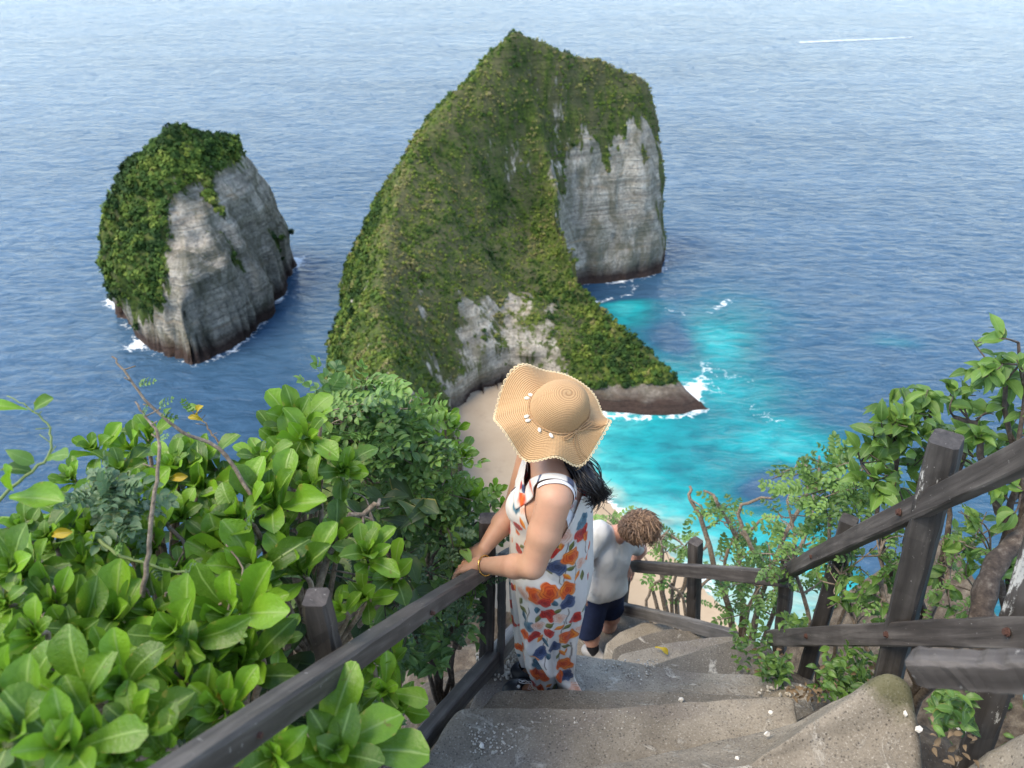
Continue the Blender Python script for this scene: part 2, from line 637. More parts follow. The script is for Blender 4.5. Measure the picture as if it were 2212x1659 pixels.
# ---- the rock stack on the left
rx = np.arange(-182, -90, 0.95)
ry = np.arange(236, 364, 0.95)
P, N, steep, X, Y, Z, dc, s = landform('stack', COAST2, CREST2, rx, ry, 0.52, 40, None, 1.7, 0)
nz = fbm(P * np.array([1, 1, 0.4]), 0.07, 99, 4)
lean = sstep(8, 40, P[:, 2]) * sstep(-120, -160, P[:, 0])
P[:, 0] -= 7 * lean
lit = sstep(-140, -124, P[:, 0] - 0.12 * (P[:, 2] - 30) + 14 * nz + 0.10 * (P[:, 1] - 270))  # bare rock on the right of the stack, scrub on the left
veg = 1.0 - 0.85 * lit * (1 - sstep(50, 66, P[:, 2])) + 0.45 * nz + 0.62 * sstep(0.1, 0.5, fbm(P * np.array([1, 1, .6]), 0.10, 211, 4, .6))
veg -= 1.0 * (1 - sstep(8, 20, P[:, 2] + 8 * nz)) * sstep(300, 270, P[:, 1])
veg -= 1.5 * (1 - sstep(4, 8, P[:, 2] + 2 * nz))
stack = build('sea_stack', P, grid_faces(len(rx), len(ry)), CLIFF_MAT)
vattr(stack.data, 'veg', veg)
vattr(stack.data, 'dry', np.zeros(len(P)))
tag(stack, kind='structure', label='tall rock stack with wooded top standing in the sea at left')
p, n_, sz, tone = scatter(P, N, veg, 4200, 0.6, 1.8, 61)
scrub('scrub', p, n_, sz, np.clip(tone - 0.14, 0, 1), stack)

# ------------------------------------------------------------------ sea
def axis(lo, hi, step, far_lo, far_hi, g=1.16):
    a = list(np.arange(lo, hi, step))
    q, d = a[-1], step
    while q < far_hi:
        d *= g
        q += d
        a.append(q)
    q, d = a[0], step
    while q > far_lo:
        d *= g
        q -= d
        a.insert(0, q)
    return np.array(a)


sx = axis(-215, 150, 1.5, -30000, 30000)
sy = axis(70, 390, 1.5, -3000, 45000)
X, Y = np.meshgrid(sx, sy)
X, Y = X.ravel(), Y.ravel()
Q = np.stack([X, Y, np.zeros(X.size)], 1)
SHORE = [(26, 214), (19, 205), (17, 190), (24, 175), (33, 160), (44, 145), (53, 128), (62, 108), (76, 88), (100, 74)]
dsh, _ = seg_dist(X, Y, SHORE, False)
wq = 14 * fbm(Q, 0.03, 5, 4)
wq2 = 9 * fbm(Q * np.array([0.6, 1.3, 1]), 0.06, 15, 4)
shallow = 1.05 * np.exp(-np.maximum(dsh + wq - 4, 0) / 34.0)


def blob(cx, cy, rx, ry, a):
    return a * np.exp(-(((X + 0.8 * wq2 - cx) / rx) ** 2 + ((Y + wq2 - cy) / ry) ** 2))


shallow = np.maximum(shallow * (X > 5), 0)
shallow = shallow + blob(80, 262, 13, 16, 0.52) + blob(46, 290, 12, 14, 0.6) + blob(84, 196, 16, 12, 0.45) + blob(78, 118, 26, 26, 0.75)
shallow = shallow + blob(75, 228, 22, 12, 0.28) + blob(96, 190, 10, 8, 0.3) + blob(95, 285, 24, 22, 0.16) + blob(150, 260, 12, 6, 0.18)
reef = blob(82, 171, 13, 9, 0.9) + blob(66, 262, 10, 16, 0.35) + blob(100, 150, 14, 12, 0.6)
shallow = np.clip(shallow - reef, 0, 1.0)
shallow *= 1 - 0.85 * sstep(0.1, 0.5, blob(44, 307, 30, 9, 1.0))
dl, _ = seg_dist(X, Y, LAND, True)
ds, _ = seg_dist(X, Y, COAST2, True)
fm = fbm(Q, 0.10, 33, 4)
foam = 0.85 * np.exp(-(np.maximum(ds - 0.2, 0) / 3.2) ** 2) * (0.5 + 1.5 * fm + 0.2)
foam += 0.9 * np.exp(-((X + 172) / 7) ** 2 - ((Y - 297) / 6) ** 2) + 0.7 * np.exp(-((X + 102) / 4) ** 2 - ((Y - 338) / 9) ** 2)
foam += 0.8 * np.exp(-((X + 145) / 9) ** 2 - ((Y - 258) / 5) ** 2) * (0.6 + fm)
foam += 0.75 * np.exp(-(np.maximum(dl - 0.5, 0) / 2.6) ** 2) * (0.55 + 1.2 * fm) * (X > 18) * (Y > 205)
foam += 0.72 * np.exp(-((X - 66 - 0.25 * (Y - 222)) / 5) ** 2 - ((Y - 228) / 12) ** 2) * (0.75 + fm)


def streak(x1, y1, x2, y2, w, a):
    d, _ = seg_dist(X + 1.5 * fm, Y + 2.5 * fm, [(x1, y1), (x2, y2)], False)
    return a * np.exp(-(d / w) ** 2) * (0.65 + 0.8 * fm)


foam += streak(82, 286, 101, 304, 2.2, 0.62) + streak(36, 297, 52, 303, 1.6, 0.8) + streak(52, 303, 56, 311, 1.3, 0.8) + streak(36, 310, 62, 314, 1.0, 0.6)
foam += streak(60, 300, 72, 305, 1.6, 0.5) + streak(66, 290, 74, 285, 1.6, 0.6) + streak(72, 245, 88, 232, 4, 0.35) + streak(74, 225, 92, 205, 5, 0.35)
foam += 0.75 * np.exp(-(np.maximum(dsh - 1.5, 0) / 2.4) ** 2) * (0.6 + fm) * (Y < 208)
foam = np.clip(foam, 0, 1)
sea = build('sea', Q, grid_faces(len(sx), len(sy)), None)
vattr(sea.data, 'shallow', shallow)
vattr(sea.data, 'foam', foam)
tag(sea, kind='structure')

m = NT('sea_water')
geo = m.n('ShaderNodeNewGeometry')


def wv(scale, rot=0.0):
    mp = m.n('ShaderNodeMapping')
    mp.inputs['Scale'].default_value = scale
    mp.inputs['Rotation'].default_value = (0, 0, rot)
    m.l(geo.outputs['Position'], mp.inputs['Vector'])
    return mp.outputs['Vector']


swell = m.noise(wv((0.030, 0.075, 1), 0.22), 1.0, 3, 0.5, 0.4)
chop = m.noise(wv((0.10, 0.26, 1), 0.18), 1.0, 4, 0.6, 0.5)
rip = m.noise(wv((0.5, 1.0, 1), 0.1), 1.0, 3, 0.6, 0.3)
broad = m.noise(wv((0.004, 0.010, 1), 0.15), 1.0, 3, 0.5)
sh = m.attr('shallow')
fo = m.attr('foam')
shn = m.math('ADD', sh, m.math('MULTIPLY', m.math('SUBTRACT', m.noise(wv((0.08, 0.16, 1), 0.2), 1.0, 4, 0.6), 0.5), m.math('MULTIPLY', sh, 0.55)))
deep = m.mix(m.ramp(broad, [(0.35, 0.0), (0.65, 1.0)]), (0.033, 0.078, 0.135), (0.054, 0.110, 0.178))
body = m.ramp(shn, [(0.0, (0.03, 0.09, 0.16)), (0.14, (0.025, 0.11, 0.17)), (0.32, (0.02, 0.17, 0.20)), (0.6, (0.015, 0.29, 0.31)), (0.85, (0.06, 0.40, 0.40)), (1.0, (0.30, 0.46, 0.40))])
mixd = m.ramp(shn, [(0.0, 0.0), (0.16, 1.0)])
col = m.mix(mixd, deep, body)
col = m.mix(m.ramp(chop, [(0.32, 0.42), (0.60, 0.0)]), col, (0.008, 0.035, 0.07))
lace = m.ramp(m.voro(m.mix(0.35, wv((0.3, 0.4, 1)), m.noise(wv((0.5, 0.6, 1)), 1.0, 4, 0.6, 0, 'Color')), 1.0, 'DISTANCE_TO_EDGE'), [(0.0, 1.0), (0.16, 0.0)])
fn = m.math('ADD', m.math('MULTIPLY', m.noise(wv((0.55, 0.8, 1)), 1.0, 6, 0.7), 0.8), m.math('MULTIPLY', lace, 0.22))
ff = m.ramp(m.math('ADD', fo, m.math('MULTIPLY', m.math('SUBTRACT', fn, 0.5), 1.5)), [(0.42, 0.0), (0.72, 1.0)])
ff = m.math('MULTIPLY', ff, m.ramp(fo, [(0.02, 0.0), (0.2, 1.0)]))
col = m.mix(ff, col, (0.80, 0.84, 0.84))
hgt = m.math('ADD', m.math('MULTIPLY', swell, 2.4), m.math('ADD', m.math('MULTIPLY', chop, 2.6), m.math('MULTIPLY', rip, 0.30)))
rough = m.mix(ff, (0.22, 0.22, 0.22), (0.8, 0.8, 0.8))
# facets of the small waves: slopes that stay the same near and far
sl = None
for sc_, k_ in (((0.16, 0.34, 1), 0.42), ((0.05, 0.11, 1), 0.30), ((0.7, 1.1, 1), 0.24)):
    nv = m.n('ShaderNodeVectorMath', operation='MULTIPLY_ADD')
    m.l(m.noise(wv(sc_, 0.2), 1.0, 2, 0.5, 0.3, 'Color'), nv.inputs[0])
    nv.inputs[1].default_value = (k_ * 0.6, k_, 0)
    nv.inputs[2].default_value = (-k_ * 0.3, -k_ * 0.5, 0)
    if sl is None:
        sl = nv.outputs[0]
    else:
        ad = m.n('ShaderNodeVectorMath', operation='ADD')
        m.l(sl, ad.inputs[0])
        m.l(nv.outputs[0], ad.inputs[1])
        sl = ad.outputs[0]
ad = m.n('ShaderNodeVectorMath', operation='ADD')
m.l(sl, ad.inputs[0])
ad.inputs[1].default_value = (0, 0, 1)
nrm = m.n('ShaderNodeVectorMath', operation='NORMALIZE')
m.l(ad.outputs[0], nrm.inputs[0])
m.set(Base_Color=col, Roughness=rough, IOR=1.33, Normal=m.bump(hgt, 0.6, 0.9, nrm.outputs[0]))
m.b.inputs['Specular IOR Level'].default_value = 0.20
sea.data.materials.append(m.m)

# ------------------------------------------------------------------ beach
BEACH = [(28, 216), (19, 207), (17, 190), (24, 175), (33, 160), (44, 145), (53, 128), (62, 108), (76, 88), (100, 72), (70, 52), (35, 58), (12, 70), (-4, 90), (-14, 118),
         (-20, 150), (-23, 172), (-26, 192), (-30, 214), (-22, 236), (0, 242), (14, 234)]
bx, by = np.meshgrid(np.arange(-36, 108, 1.2), np.arange(48, 246, 1.2))
nb = bx.shape
bq = np.stack([bx.ravel(), by.ravel(), np.zeros(bx.size)], 1)
d, _ = seg_dist(bq[:, 0], bq[:, 1], SHORE, False)
sgn = np.where(inside(bq[:, 0], bq[:, 1], BEACH), 1, -1)
bq[:, 2] = np.where(sgn > 0, 0.05 + np.minimum(d, 40) * 0.06, -0.05 - np.minimum(d, 10) * 0.12) + 0.08 * fbm(bq, 0.2, 3, 3)
beach = build('beach', bq, grid_faces(nb[1], nb[0]), None)
tag(beach, kind='structure')
m = NT('sand')
co = m.coord('Object')
c = m.ramp(m.noise(co, 0.06, 5, 0.6), [(0.3, (0.36, 0.27, 0.175)), (0.7, (0.46, 0.36, 0.245))])
c = m.mix(m.ramp(m.noise(co, 0.35, 4, 0.6), [(0.60, 0.0), (0.75, 0.35)]), c, (0.26, 0.19, 0.125))
m.set(Base_Color=c, Roughness=0.9, Normal=m.bump(m.noise(co, 0.9, 5, 0.6), 0.3, 0.3))
beach.data.materials.append(m.m)

# ------------------------------------------------------------------ wake of a far boat
wk = []
n = 60
for k in range(n):
    t = k / (n - 1)
    c = np.array([338 + 148 * t, 968 + 36 * t, 0.25])
    w = 1.2 + 4.0 * (1 - t) ** 0.8 * (0.5 + 0.5 * t) + 0.9 * math.sin(k * 1.3) * math.sin(k * 0.37)
    w = max(0.9, w)
    wk += [c + np.array([-0.2, w, 0]), c - np.array([-0.2, w, 0])]
wf = np.array([(2 * k, 2 * k + 1, 2 * k + 3, 2 * k + 2) for k in range(n - 1)])
wake = build('boat_wake', wk, wf, flat('wake_foam', (0.62, 0.68, 0.70), 0.7))
tag(wake, 'thin white wake of a boat far out on the sea', 'wake', kind='stuff')

# ================================================================== THE CLIFF TOP: ground, steps, railings
GROUND = np.array([
    (.3, 0, -1.7), (.3, .8, -2.15), (.3, 1.3, -2.6), (.3, 1.7, -2.88), (.3, 2.05, -3.12), (.5, 2.3, -3.4), (.9, 2.5, -3.62), (.85, 2.8, -4.0), (.75, 3.0, -4.35),
    (.7, 3.25, -4.75), (.55, 3.6, -5.1), (.2, 3.9, -5.45), (-.2, 4.2, -5.8), (1.0, 2.1, -3.2), (.9, 1.6, -2.8), (.8, 1.1, -2.5),
    (-.5, .6, -2.05), (-.5, 1.5, -2.78), (-.28, 2.2, -3.25), (-.1, 2.6, -3.7), (-.05, 3.2, -4.8),
    (-1, .6, -2.7), (-1, 1.5, -3.4), (-.85, 2.3, -4.0), (-2, .5, -4.2), (-2, 2, -5), (-1.0, 3.5, -5.9), (-3, 2, -7), (-2, 4, -8), (-1, -1, -2), (2, -1, -1.6),
    (1.25, 1.57, -2.42), (1.2, 1.2, -2.5), (1.32, 2.16, -3.1), (1.55, 2.9, -3.85), (1.5, 1.5, -2.55), (1.7, .8, -2.2), (2.0, .9, -2.1), (2.1, 1.25, -2.35), (2.5, .7, -2.2), (1.5, 2.1, -3.2), (1.35, 3.1, -4.1), (1.0, 3.8, -5.0),
    (2.0, 1.6, -4.4), (1.9, 2.3, -5.3), (1.95, 3.1, -6.5), (1.5, 3.9, -6.8), (2.2, 1.1, -4), (2.6, 2, -7), (2.6, 3, -8), (1.0, 4.8, -8), (3.5, 1, -7), (0, 5.5, -9), (4, 3, -11), (-3, 5, -11), (2, 6, -12), (-4, 0, -7), (5, 0, -8)])


def ground_z(x, y):
    d2 = (x[:, None] - GROUND[:, 0]) ** 2 + (y[:, None] - GROUND[:, 1]) ** 2
    w = 1 / (d2 + 0.01) ** 2.2
    return (w * GROUND[:, 2]).sum(1) / w.sum(1)


gx, gy = np.meshgrid(np.linspace(-4.5, 5.5, 200), np.linspace(-1.5, 7, 170))
gq = np.stack([gx.ravel(), gy.ravel(), np.zeros(gx.size)], 1)
gq[:, 2] = CZ + ground_z(gq[:, 0], gq[:, 1])
gq[:, 2] += 0.05 * fbm(gq, 2.5, 8, 4) + 0.02 * fbm(gq, 14, 9, 2)
hillside = build('hillside', gq, grid_faces(200, 170), None)
tag(hillside, kind='structure')
m = NT('soil')
co = m.coord('Object')
c = m.ramp(m.noise(co, 9, 6, 0.65), [(0.3, (0.035, 0.026, 0.018)), (0.5, (0.085, 0.065, 0.045)), (0.7, (0.17, 0.14, 0.10))])
c = m.mix(m.ramp(m.voro(co, 70), [(0.0, 1.0), (0.22, 0.0)]), c, (0.26, 0.23, 0.18))
m.set(Base_Color=c, Roughness=0.95, Normal=m.bump(m.noise(co, 30, 6, 0.7), 0.9, 0.03))
hillside.data.materials.append(m.m)


def concrete(name, moss=0.0, light=1.0):
    m = NT(name)
    co = m.coord('Object')
    big = m.noise(co, 2.2, 6, 0.62, 0.4)
    c = m.ramp(big, [(0.30, tuple(light * q for q in (0.125, 0.106, 0.080))), (0.48, tuple(light * q for q in (0.215, 0.186, 0.143))), (0.68, tuple(light * q for q in (0.33, 0.288, 0.225)))])
    purple = m.ramp(m.noise(co, 3.1, 3), [(0.55, 0.0), (0.72, 0.45)])
    c = m.mix(purple, c, (0.12, 0.10, 0.10))
    oi = m.n('ShaderNodeObjectInfo')
    c = m.mix(m.attr('slab_tone'), c, (0.090, 0.077, 0.061))
    pale = m.ramp(m.noise(co, 6.0, 9, 0.74, 0.9), [(0.56, 0.0), (0.63, 0.8)])
    c = m.mix(pale, c, (0.42, 0.385, 0.32))
    g = m.noise(co, 130, 3, 0.7)
    c = m.mix(m.ramp(g, [(0.34, 0.6), (0.46, 0.0)]), c, (0.08, 0.070, 0.056))
    c = m.mix(m.ramp(g, [(0.58, 0.0), (0.70, 0.6)]), c, (0.44, 0.41, 0.35))
    pit = m.voro(co, 70)
    pn = m.ramp(m.noise(co, 24, 2), [(0.44, 0.0), (0.52, 1.0)])
    pf = m.math('MULTIPLY', m.ramp(pit, [(0.16, 0.6), (0.28, 0.0)]), pn)
    c = m.mix(pf, c, (0.035, 0.032, 0.030))
    if moss:
        mf = m.ramp(m.math('MULTIPLY', m.noise(co, 5, 5, 0.7), m.attr('moss')), [(0.36, 0.0), (0.62, 0.65)])
        c = m.mix(mf, c, (0.055, 0.06, 0.012))
    h = m.math('ADD', m.math('MULTIPLY', g, 0.6), m.math('ADD', m.math('MULTIPLY', pf, -0.5), m.math('MULTIPLY', pale, 0.9)))
    m.set(Base_Color=c, Roughness=0.93, Normal=m.bump(h, 0.7, 0.005))
    m.b.inputs['Specular IOR Level'].default_value = 0.2
    return m.m


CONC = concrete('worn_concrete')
CONC_M = concrete('mossy_concrete', moss=1.0)


def slab(name, outline, mat, thick=0.5, rnd=0.014, rough=0.010, zc=None, par=None, N=260, seed=1, slab_tone=0.2, wobble=0.011):
    """weathered slab with a rounded edge; outline points are (u, v, z) in the picture, z below the viewpoint"""
    P = np.array([at_z(u, v, z) for u, v, z in outline])
    Q = np.concatenate([P, P[:1]])
    L = np.concatenate([[0], np.cumsum(np.linalg.norm(np.diff(Q, axis=0), axis=1))])
    s = np.linspace(0, L[-1], N, endpoint=False)
    R = np.stack([np.interp(s, L, Q[:, k]) for k in range(3)], 1)
    for _ in range(3):                                   # round the corners of the outline
        R = 0.5 * R + 0.25 * (np.roll(R, 1, 0) + np.roll(R, -1, 0))
    C = R.mean(0)
    if zc is not None:
        C[2] = CZ + zc
    nx_ = R[:, :2] - C[:2]
    ln = np.linalg.norm(nx_, axis=1)[:, None]
    rows = []
    prof = [(0.03, -thick), (0.012, -0.12), (0.004, -rnd * 2.0), (0.0, -rnd), (-rnd * 0.35, -rnd * 0.4), (-rnd, -0.0)]
    for o_, dz in prof:
        q = R.copy()
        q[:, :2] += nx_ / ln * o_
        q[:, 2] += dz
        rows.append(q)
    base = rows[-1]
    for t in (0.985, 0.965, 0.94, 0.91, 0.88, 0.84, 0.8, 0.75, 0.7, 0.64, 0.58, 0.52, 0.45, 0.38, 0.3, 0.22, 0.14, 0.06):
        q = C + (base - C) * t
        rows.append(q)
    V = np.concatenate(rows)
    off = seed * 3.1
    wob = np.stack([fbm(V + off, 7, 1 + k, 3) for k in (0, 20, 40)], 1)
    sm = np.concatenate([np.full(N, 1.0 if k > 1 else 0.5) for k in range(len(rows))])
    V[:, :2] += wob[:, :2] * wobble * sm[:, None]
    V[:, 2] += rough * 0.55 * wob[:, 2] + 0.3 * rough * fbm(V + off, 26, 70, 2)
    F = [tuple(q) for q in grid_faces(N, len(rows), True)]
    F.append(tuple(range((len(rows) - 1) * N, len(rows) * N)))
    o = build(name, V, F, mat, par)
    vattr(o.data, 'moss', np.zeros(len(V)))
    vattr(o.data, 'slab_tone', np.full(len(V), slab_tone))
    return o


stairs = empty('stairs', tuple(CAM + np.array([0.4, 2.2, -3.3])))
tag(stairs, kind='structure')
STEPS = [
    [(870, 1720, -2.62), (983, 1529, -2.62), (1100, 1527, -2.62), (1224, 1527, -2.62), (1371, 1521, -2.62), (1560, 1508, -2.60), (1720, 1505, -2.58), (1740, 1720, -2.55)],
    [(990, 1580, -2.83), (1074, 1489, -2.83), (1200, 1487, -2.83), (1350, 1488, -2.83), (1472, 1492, -2.83), (1620, 1500, -2.80), (1756, 1512, -2.76), (1770, 1600, -2.72), (990, 1640, -2.83)],
    [(1000, 1560, -3.04), (1040, 1470, -3.04), (1102, 1396, -3.04), (1180, 1402, -3.04), (1236, 1410, -3.04), (1340, 1424, -3.04), (1455, 1444, -3.04), (1540, 1453, -3.03),
     (1640, 1456, -3.0), (1750, 1478, -2.96), (1760, 1570, -2.95)],
    [(1370, 1500, -3.35), (1410, 1436, -3.35), (1460, 1418, -3.35), (1530, 1396, -3.33), (1612, 1376, -3.3), (1660, 1392, -3.27), (1700, 1440, -3.22), (1700, 1540, -3.22), (1380, 1540, -3.35)],
    [(1310, 1480, -3.68), (1340, 1413, -3.68), (1440, 1389, -3.68), (1536, 1375, -3.68), (1600, 1374, -3.66), (1640, 1420, -3.64), (1500, 1500, -3.66)],
    [(1318, 1470, -4.03), (1328, 1399, -4.03), (1380, 1375, -4.03), (1447, 1356, -4.03), (1510, 1362, -4.03), (1560, 1390, -4.0), (1450, 1480, -4.03)],
    [(1300, 1450, -4.40), (1310, 1388, -4.40), (1340, 1364, -4.40), (1390, 1343, -4.40), (1450, 1350, -4.40), (1480, 1375, -4.40), (1400, 1460, -4.4)],
    [(1190, 1440, -4.80), (1212, 1388, -4.80), (1290, 1345, -4.80), (1345, 1325, -4.80), (1400, 1338, -4.80), (1420, 1365, -4.80), (1350, 1450, -4.80)],
    [(1110, 1430, -5.12), (1140, 1385, -5.12), (1230, 1342, -5.12), (1300, 1316, -5.12), (1350, 1322, -5.12), (1360, 1350, -5.12), (1290, 1430, -5.12)],
]
for k, s in enumerate(STEPS):
    parent_to(slab('step', s, CONC, slab_tone=(.10, .50, .05, .75, .15, .80, .2, .75, .3)[k], seed=k + 1, rough=0.012 if k < 3 else 0.008, rnd=0.014 if k < 3 else 0.009, wobble=0.011 if k < 3 else 0.006), stairs)  # alternate steps coloured darker so the tread edges stand apart
# the raised weathered landing on the right, with a mossy hump at its far corner
land = slab('landing_slab', [(1120, 1740, -2.40), (1245, 1661, -2.42), (1370, 1632, -2.44), (1481, 1608, -2.46), (1582, 1582, -2.47), (1690, 1560, -2.46), (1767, 1530, -2.42),
                             (1840, 1496, -2.31), (1900, 1462, -2.17), (1938, 1447, -2.11), (1972, 1470, -2.11), (1990, 1540, -2.18), (2005, 1640, -2.22), (2000, 1760, -2.2)],
            CONC_M, zc=-2.36, seed=20, rough=0.014, rnd=0.035, thick=0.8)
a = np.empty(len(land.data.vertices) * 3, np.float32)
land.data.vertices.foreach_get('co', a)
a = a.reshape(-1, 3)
top = at_z(1938, 1455, -2.11)
land.data.attributes['moss'].data.foreach_set('value', np.exp(-((a - top) ** 2).sum(1) / 0.028).astype(np.float32) * 1.6)
parent_to(land, stairs)
kk = slab('kerb_slab', [(2060, 1720, -1.98), (2100, 1640, -1.95), (2150, 1600, -1.9), (2230, 1555, -1.82), (2340, 1520, -1.75), (2400, 1760, -1.7)], CONC_M, seed=23, thick=0.6, rnd=0.05)
parent_to(kk, stairs)

# loose grit and pebbles on the treads
PEB = []


def grit(poly, z, n, smin, smax, seed):
    r = np.random.default_rng(seed)
    (u0, v0, u1, v1) = poly
    for _ in range(n):
        PEB.append((at_z(r.uniform(u0, u1), r.uniform(v0, v1), z + 0.004), r.uniform(smin, smax)))


grit((1030, 1410, 1110, 1470), -3.03, 130, 0.004, 0.011, 1)
grit((1100, 1405, 1240, 1440), -3.03, 90, 0.003, 0.009, 2)
grit((1240, 1425, 1420, 1480), -3.03, 130, 0.002, 0.006, 3)
grit((1010, 1560, 1160, 1630), -2.615, 150, 0.002, 0.006, 4)
grit((1160, 1535, 1600, 1600), -2.615, 120, 0.0015, 0.005, 5)
grit((1640, 1480, 1760, 1500), -2.95, 20, 0.004, 0.01, 7)
v, f = [], []
r = np.random.default_rng(5)
ico = bmesh.new()
bmesh.ops.create_icosphere(ico, subdivisions=1, radius=1)
iv = np.array([q.co for q in ico.verts])
if_ = [tuple(q.index for q in fc.verts) for fc in ico.faces]
ico.free()
mb = MB()
for p, s in PEB:
    mb.add(p + iv * s * r.uniform(0.6, 1.2, 3) * (1 + 0.25 * r.normal(size=(len(iv), 1))), if_)
grit_o = mb.build('grit', flat('pale_grit', (0.46, 0.42, 0.35), 0.9, 0.2, 0.4, 60), stairs, smooth=False)
grit_o['kind'] = 'stuff'
for k, (u, vv, z, s) in enumerate([(1473, 1513, -2.80, 0.013), (1910, 1538, -2.26, 0.009), (1955, 1543, -2.18, 0.010), (1985, 1578, -2.19, 0.011), (1656, 1587, -2.41, 0.012), (1665, 1540, -2.45, 0.008),
                                    (1592, 1640, -2.40, 0.009), (1040, 1612, -2.60, 0.011), (2068, 1571, -2.3, 0.012)]):
    q = MB().add(at_z(u, vv, z) + np.array([0, 0, s * .5]) + iv * s * r.uniform(0.7, 1.2, 3) * (1 + 0.22 * r.normal(size=(len(iv), 1))), if_).build('pebble', flat('white_pebble', (0.66, 0.63, 0.56), 0.8), None, False)
    where = ['beside the hem of the dress', 'near the mossy hump', 'just right of the mossy hump', 'at the right rim of the landing', 'on the weathered landing by a pale patch', 'where the landing meets the step',
             'at the bottom edge of the picture', 'on the near tread at left', 'on the soil by the peeling post'][k]
    tag(q, 'small white pebble lying ' + where, 'pebble', 'white pebbles on the steps')


# ------------------------------------------------------------------ timber railings
def wood(name, lo, mid, hi, peel=0.0):
    m = NT(name)
    co = m.coord('Object', (26, 26, 1.6))
    g = m.noise(co, 1.0, 7, 0.65, 0.5)
    oi = m.n('ShaderNodeObjectInfo')
    c = m.ramp(g, [(0.28, lo), (0.5, mid), (0.74, hi)])
    c = m.mix(m.ramp(m.noise(m.coord('Object'), 6.0, 4), [(0.4, 0.0), (0.7, 0.55)]), c, lo)
    spec = m.ramp(m.noise(m.coord('Object'), 90, 2), [(0.71, 0.0), (0.76, 0.7)])
    c = m.mix(spec, c, (0.30, 0.28, 0.25))
    if peel:
        pf = m.ramp(m.math('ADD', m.noise(m.coord('Object', (40, 40, 9)), 1.0, 6, 0.7), m.math('MULTIPLY', m.noise(m.coord('Object', (4, 4, 2)), 1.0, 2), 0.5)), [(0.95 - peel, 0.0), (1.0 - peel, 1.0)])
        geo = m.n('ShaderNodeNewGeometry')
        sp = m.n('ShaderNodeSeparateXYZ')
        m.l(geo.outputs['Normal'], sp.inputs[0])
        pf = m.math('MULTIPLY', pf, m.ramp(m.math('MULTIPLY', sp.outputs['X'], -1.0), [(0.3, 0.0), (0.5, 1.0)]))
        c = m.mix(pf, c, (0.50, 0.48, 0.43))
    m.set(Base_Color=c, Roughness=0.62, Normal=m.bump(g, 0.5, 0.004))
    m.b.inputs['Specular IOR Level'].default_value = 0.35
    return m.m


WOOD = wood('weathered_dark_timber', (0.020, 0.016, 0.013), (0.068, 0.057, 0.049), (0.16, 0.14, 0.122))
WOOD_P = wood('peeling_timber', (0.018, 0.016, 0.014), (0.05, 0.044, 0.039), (0.10, 0.09, 0.08), 0.06)
WOOD_P2 = wood('white_peeling_timber', (0.03, 0.026, 0.022), (0.07, 0.06, 0.052), (0.12, 0.11, 0.10), 0.12)
WOOD_G = wood('grey_timber', (0.05, 0.045, 0.04), (0.12, 0.11, 0.10), (0.22, 0.205, 0.19))
RUST = flat('rusty_iron', (0.07, 0.032, 0.022), 0.8, 0.3, 0.5, 200)


def beam(name, p0, p1, w, h, mat, par, side=None, n=22, warp=0.004, seed=0, flare=0.0):
    """squared timber with rubbed arrises from p0 to p1; side = direction of its width"""
    p0, p1 = np.asarray(p0, float), np.asarray(p1, float)
    L = np.linalg.norm(p1 - p0)
    z = (p1 - p0) / L
    side = np.array([1.0, 0, 0]) if side is None else np.asarray(side, float)
    x = side - z * (side @ z)
    x /= np.linalg.norm(x)
    y = np.cross(z, x)
    c = 0.12 * min(w, h)
    a, b = w / 2, h / 2
    sec = np.array([(a, -b + c), (a, b - c), (a - c, b), (-a + c, b), (-a, b - c), (-a, -b + c), (-a + c, -b), (a - c, -b)])
    r = np.random.default_rng(seed)
    rows = []
    for k in range(n):
        t = k / (n - 1)
        s = 1.0 + (-0.05 if k in (0, n - 1) else 0) + flare * t
        q = np.zeros((8, 3))
        q[:, :2] = sec * s + r.normal(size=(8, 2)) * 0.0012 + np.array([math.sin(t * 5 + seed), math.cos(t * 4 + seed)]) * warp
        q[:, 2] = t * L
        rows.append(q)
    V = np.concatenate(rows)
    F = [tuple(q) for q in grid_faces(8, n, True)] + [tuple(range(7, -1, -1)), tuple(range((n - 1) * 8, n * 8))]
    o = build(name, V, F, mat, None, smooth=False)
    M = Matrix(((x[0], y[0], z[0], p0[0]), (x[1], y[1], z[1], p0[1]), (x[2], y[2], z[2], p0[2]), (0, 0, 0, 1)))
    if par is not None:
        o.parent = par
        o.matrix_parent_inverse = Matrix.Translation(par.location).inverted()
    o.matrix_basis = M
    return o


def bolt(p, d, rail, r=0.009):
    d = np.asarray(d, float) / np.linalg.norm(d)
    p = np.asarray(p, float)
    b = MB().tube([p, p + d * 0.004], r * 1.35, 12).tube([p + d * 0.003, p + d * 0.011], r, 6).build('bolt', RUST, None, False)
    b.parent = rail
    M = Matrix.Translation(rail.parent.location) @ rail.matrix_parent_inverse @ rail.matrix_basis
    b.matrix_parent_inverse = M.inverted()
    return b


def post(par, top, bot, w, mat, seed, name='post', side=None, ext=0.25):
    """top = (u, v, depth), bot = (u, v): the foot is found straight below"""
    p = at(*top)
    r = ray(*bot)
    q = CAM + r * (p[1] / r[1])
    q = q + (q - p) / np.linalg.norm(q - p) * ext
    return beam(name, q, p, w, w, mat, par, side, seed=seed, warp=0.002)


